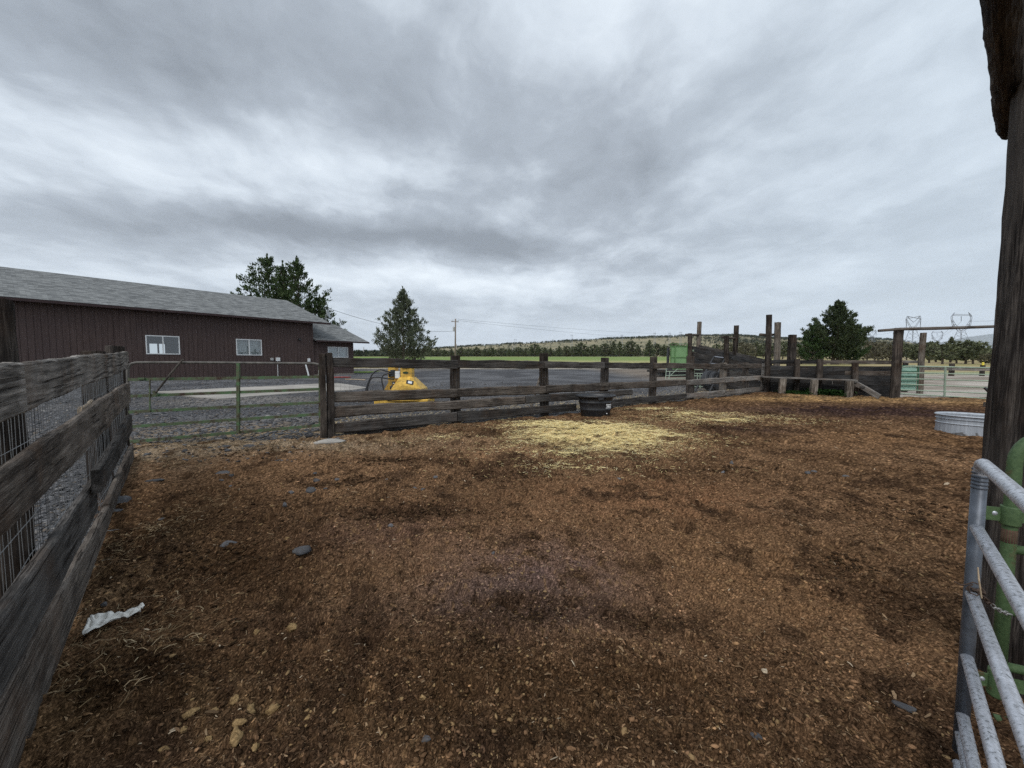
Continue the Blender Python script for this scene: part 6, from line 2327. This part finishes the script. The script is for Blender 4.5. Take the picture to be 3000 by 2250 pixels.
def mat_rock():
    m, t, b = newmat('basalt_rock')
    v = geopos(t)
    oi = t.n('ShaderNodeObjectInfo')
    n = t.noise(v, 22, 7, .65)
    n2 = t.noise(v, 90, 4, .6)
    c = t.ramp(n, [(.3, (.050, .050, .053)), (.6, (.112, .113, .120)), (.8, (.19, .185, .18))])
    c = t.mix(t.ramp(n2, [(.52, 0.0), (.70, .5)]), c, (.10, .068, .044))
    h = t.n('ShaderNodeHueSaturation')
    t.set(h, 'Color', c)
    t.set(h, 'Value', t.m('ADD', t.m('MULTIPLY', oi.outputs['Random'], .8), .55))
    t.set(b, 'Base Color', h.outputs[0])
    t.set(b, 'Roughness', .7)
    bump(t, b, t.m('ADD', n, n2), .6, .006)
    return m


M_ROCK = mat_rock()
M_CLOD = vcol('tan_clod', .95, .5, 110, .9, .02, bd=.006)


def lump(name, c, w, h, d, mat, seed, cut=5, rough=.18, rot=0.0, col=None):
    rs = np.random.RandomState(seed)
    n1, n2 = 9, 14
    vs = []
    pl = rs.randn(cut, 3)
    pl /= np.linalg.norm(pl, axis=1)[:, None]
    pl[:, 2] = np.abs(pl[:, 2]) * .8
    off = rs.uniform(.38, .8, cut)
    for i in range(n1 + 1):
        th = math.pi * i / n1
        for k in range(n2):
            an = 2 * math.pi * k / n2
            p = np.array([math.sin(th) * math.cos(an), math.sin(th) * math.sin(an), math.cos(th)])
            p *= 1 + rough * rs.uniform(-1, 1) * (0 < i < n1)
            for q, o_2 in zip(pl, off):
                e = p @ q - o_2
                if e > 0:
                    p = p - q * e * .9
            vs.append(p)
    vs = np.array(vs)
    vs *= np.array([w / 2, d / 2, h / 2])
    cr, sr = math.cos(rot), math.sin(rot)
    vs[:, :2] = vs[:, :2] @ np.array([[cr, sr], [-sr, cr]])
    fs = []
    for i in range(n1):
        for k in range(n2):
            fs.append((i * n2 + k, i * n2 + (k + 1) % n2, (i + 1) * n2 + (k + 1) % n2, (i + 1) * n2 + k))
    V = vs
    M = Matrix.Translation(Vector((c.x, c.y, c.z + h * .12)))
    cc = None
    if col is not None:
        cc = np.array(col)[None] * (1 + .5 * (rs.rand(len(V), 1) - .5))
    return npmesh(name, V, np.array(fs)[:, ::-1], mat, cc, M=M)


ROCKS = [(885, 1630, 59, .55, 'largest angular blue grey rock in the middle left of the pen floor'), (668, 1593, 50, .42, 'wedge shaped blue grey rock left of the largest one'), (833, 1492, 21, 1.0, 'small upright bluish stone above the largest rock'),
         (910, 1437, 37, .62, 'jagged black rock, biggest of the dark cluster below the white footing'), (854, 1440, 26, .6, 'black rounded rock at the left end of the dark cluster'), (930, 1408, 28, .45, 'flat dark rock just above the jagged black one'), (955, 1430, 16, .6, 'pebble sized dark rock right of the jagged black one'), (987, 1414, 22, .4, 'dark flat stone at the right end of the dark cluster'),
         (1143, 1541, 23, .6, 'grey stone beside a dark wet patch right of the largest rock'), (1215, 1431, 19, .6, 'grey stone of a pair below the tub straw, left one'), (1240, 1433, 17, .6, 'grey stone of a pair below the tub straw, right one'), (1134, 1406, 15, .6, 'lone black stone between the dark cluster and the grey pair'), (1276, 1399, 21, .5, 'grey flat stone above the grey pair'),
         (657, 1370, 80, .22, 'long flat grey slab half sunk in the bedding below the gate'), (452, 1408, 46, .25, 'flat dark slab near the left fence end'), (542, 1322, 22, .75, 'black rock on the straw just inside the gate, left part'), (729, 1309, 42, .45, 'broad dark rock on the straw below the gate upright'), (787, 1284, 16, .8, 'black rock under the gate bottom rail, left of a touching pair'), (803, 1287, 21, .6, 'black rock under the gate bottom rail, right of a touching pair'),
         (657, 1281, 17, .8, 'small black rock under the gate bottom rail near the upright'), (677, 1402, 24, .4, 'dark flat stone right below the long flat slab'), (675, 1425, 16, .5, 'small bluish stone below the long flat slab'), (308, 1783, 27, .7, 'black rock beside the white rag'), (352, 1472, 84, .50, 'big half buried purple grey slab against the left fence'), (474, 1521, 19, .5, 'small lilac grey stone off the big slab by the left fence'),
         (924, 1382, 18, .4, 'small flat stone above the dark cluster'), (648, 1405, 20, .35, 'thin black stone left of the long slab end'), (2143, 1358, 19, .9, 'cube shaped black stone right of the straw'), (2119, 1386, 15, .9, 'small black stone below the cube shaped one'), (2384, 1377, 26, .6, 'dark oblong stone, upper of two touching in the right half of the pen'), (2366, 1391, 20, .6, 'dark stone, lower of two touching in the right half of the pen'),
         (2474, 1397, 23, .6, 'grey green stone right of the two touching stones'), (2077, 1340, 15, .5, 'flat dark stone at the right edge of the straw'), (1810, 1409, 23, .55, 'lone dark grey stone below the middle of the straw'), (2221, 2163, 62, .30, 'flat dark shard near the bottom right of the floor'), (2651, 2072, 62, .25, 'dusty flat grey stone near the foot of the grey gate'), (1447, 1623, 18, .6, 'small blue stone in the centre of the pen'), (1246, 2173, 38, .35, 'dark stone half buried at the bottom centre'),
         (1793, 1193, 30, .25, 'flat grey stone sticking out behind the black tub'), (905, 1276, 26, .6, 'dark rock beside the end post left of the footing'), (858, 1281, 17, .7, 'small dark rock under the gate near the end post'), (560, 1330, 16, .4, 'small brown stone beside the black rock inside the gate')]
for i, (px, py, wpxl, asp, lb) in enumerate(ROCKS):
    p = GS(px, py)
    w_ = wpxl * p.y / F
    tag(lump('rock', p, w_, w_ * asp * .85, w_ * RND.uniform(.6, .85), M_ROCK, 300 + i, 11, .13, RND.uniform(-.4, .4)), lb, 'rock', 'dark stones on the pen floor')

CL = [(690, 2160, 62, 'largest pale tan clod in the lower left cluster'), (800, 2080, 42, 'rounded pale clod right of the cluster top'), (728, 2085, 52, 'knobbly tan clod at the top of the cluster'), (690, 2048, 40, 'tan clod at the head of the lower left cluster'), (625, 2085, 30, 'slim tan clod left of the knobbly one'), (560, 2070, 40, 'tan clod at the left of the cluster'),
      (540, 2140, 34, 'broken tan clod at the lower left of the cluster'), (900, 2105, 24, 'small pale clod right of the cluster, upper'), (897, 2126, 18, 'small pale clod right of the cluster, lower'), (700, 2120, 40, 'wedge of tan bedding above the largest clod'), (750, 2190, 30, 'crumbly pale clod touching the largest one'), (860, 1836, 42, 'bright yellow tan clod in the middle left'), (752, 1851, 28, 'small yellow tan clod left of the bright one'), (590, 1876, 26, 'slim pale clod right of the white rag'),
      (880, 1651, 15, 'tiny yellow clod under the largest rock'), (840, 1563, 18, 'yellow clod above the largest rock'), (1119, 1468, 18, 'yellow clod below the dark cluster of stones'), (1237, 2045, 26, 'tan clod in the lower centre'), (2240, 1965, 26, 'pale fibrous clod in the lower right'), (480, 2200, 30, 'dull tan clod low at the left'), (840, 2075, 20, 'crumb sized tan clod beside the rounded one'), (610, 2160, 30, 'dull brown clod left of the largest one'), (2035, 2033, 20, 'whitish round clod near the bottom right of centre')]
for i, (px, py, wpxl, lb) in enumerate(CL):
    p = GS(px, py)
    w_ = wpxl * p.y / F
    tag(lump('bedding_clod', p, w_, w_ * .55, w_ * .7, M_CLOD, 700 + i, 6, .42, RND.uniform(-1, 1), (.29, .195, .095) if i not in (18, 22) else (.50, .42, .31)), lb, 'clod', 'tan clods of bedding')

fq = GS(FOOT.x * 0 + 962, 1298)
tag(lump('concrete_footing', fq, .56, .11, .30, M_CONC, 41, 9, .16, .12), 'lumpy whitish concrete footing at the base of the long fence end post', 'footing')
# white rag
ra, rb = GS(257, 1846), GS(405, 1832)
dx_ = (rb - ra)
Lr = dx_.length
dx_.normalize()
dy_ = Vector((-dx_.y, dx_.x, 0))
nx_, ny_ = 46, 22
vs, fs = [], []
for i in range(nx_ + 1):
    f = i / nx_
    wid = float(np.interp(f, [0, .06, .22, .36, .5, .62, .8, .93, 1], [.012, .07, .15, .18, .11, .065, .075, .10, .055]))
    cen = float(np.interp(f, [0, .25, .45, .7, 1], [0.02, -.035, -.03, .012, .03]))
    for k in range(ny_ + 1):
        g = k / ny_ - .5
        x = f * Lr
        y = cen + g * wid + .006 * math.sin(f * 23 + g * 4)
        fold = .008 * math.sin(g * 17 + f * 6) * (1 - abs(g)) + .004 * math.sin(f * 31 + g * 9) + .012 * math.exp(-((f - .94) / .06) ** 2)
        p = ra + dx_ * x + dy_ * y
        p.z = float(terrain(p.x, p.y)) + .022 + .034 + fold + .006 * jit(i * 3 + k * 7, 2)
        vs.append(p)
for i in range(nx_):
    for k in range(ny_):
        a = i * (ny_ + 1) + k
        fs.append((a, a + 1, a + ny_ + 2, a + ny_ + 1))
rag = MB()
rag.add(vs, fs)
ro = rag.build('rag', M_CLOTH, None, smooth=True)
sm = ro.modifiers.new('thickness', 'SOLIDIFY')
sm.thickness = .004
tag(ro, 'crumpled dirty white rag lying on the bedding near the left fence', 'rag')

# ================================================================== far mountains and the air
def ridge(name, pts, Y, back, col, label):
    xs = np.linspace(pts[0][0], pts[-1][0], 120)
    yc = np.interp(xs, [p[0] for p in pts], [p[1] for p in pts]) + (fbm(xs / 22.0, xs * 0, 4, 91) - .5) * 5
    X = (xs - 1500) / F * Y
    zc = 1.5 + (1058 - yc) * Y / F
    rows = []
    for f, yy in ((-.02, -2600), (.35, -1500), (.72, -700), (1.0, 0), (.6, back * .5), (-.02, back)):
        z = zc * f
        if 0 < f < 1:
            z = z * (1 + .25 * (fbm(xs / 9.0, xs * 0 + f * 7, 4, 92) - .5))
        rows.append(np.stack([X * (1 + yy / Y * .9), np.full_like(X, Y + yy), z], 1))
    o = npmesh(name, np.concatenate(rows), grid_idx(len(rows), len(xs)), plain(name, col, .95, 0, .3, .002), smooth=True)
    o['kind'] = 'structure'


ridge('mountain', [(2560, 1030), (2640, 1018), (2720, 1009), (2765, 1001), (2810, 991), (2850, 985), (2900, 979), (2960, 974), (3100, 966), (3300, 980), (3500, 1010)], 11500, 2500, (.10, .12, .11), '')
ridge('distant_mountain', [(500, 1040), (800, 1033), (1000, 1030), (1100, 1029), (1180, 1031), (1300, 1040)], 11000, 2500, (.10, .12, .11), '')

hz = MB()
hz.box((0, 6400, 520), (34000, 17600, 1080))
hm = bpy.data.materials.new('thin_haze')
hm.use_nodes = True
t = NT(hm.node_tree)
out = t.n('ShaderNodeOutputMaterial')
pv = t.n('ShaderNodeVolumePrincipled', {'Color': (.86, .91, 1.0, 1), 'Density': HAZE if 'HAZE' in globals() else 4e-5, 'Anisotropy': 0.0})
t.t.links.new(pv.outputs[0], out.inputs['Volume'])
ho = hz.build('haze', hm)
ho['kind'] = 'stuff'
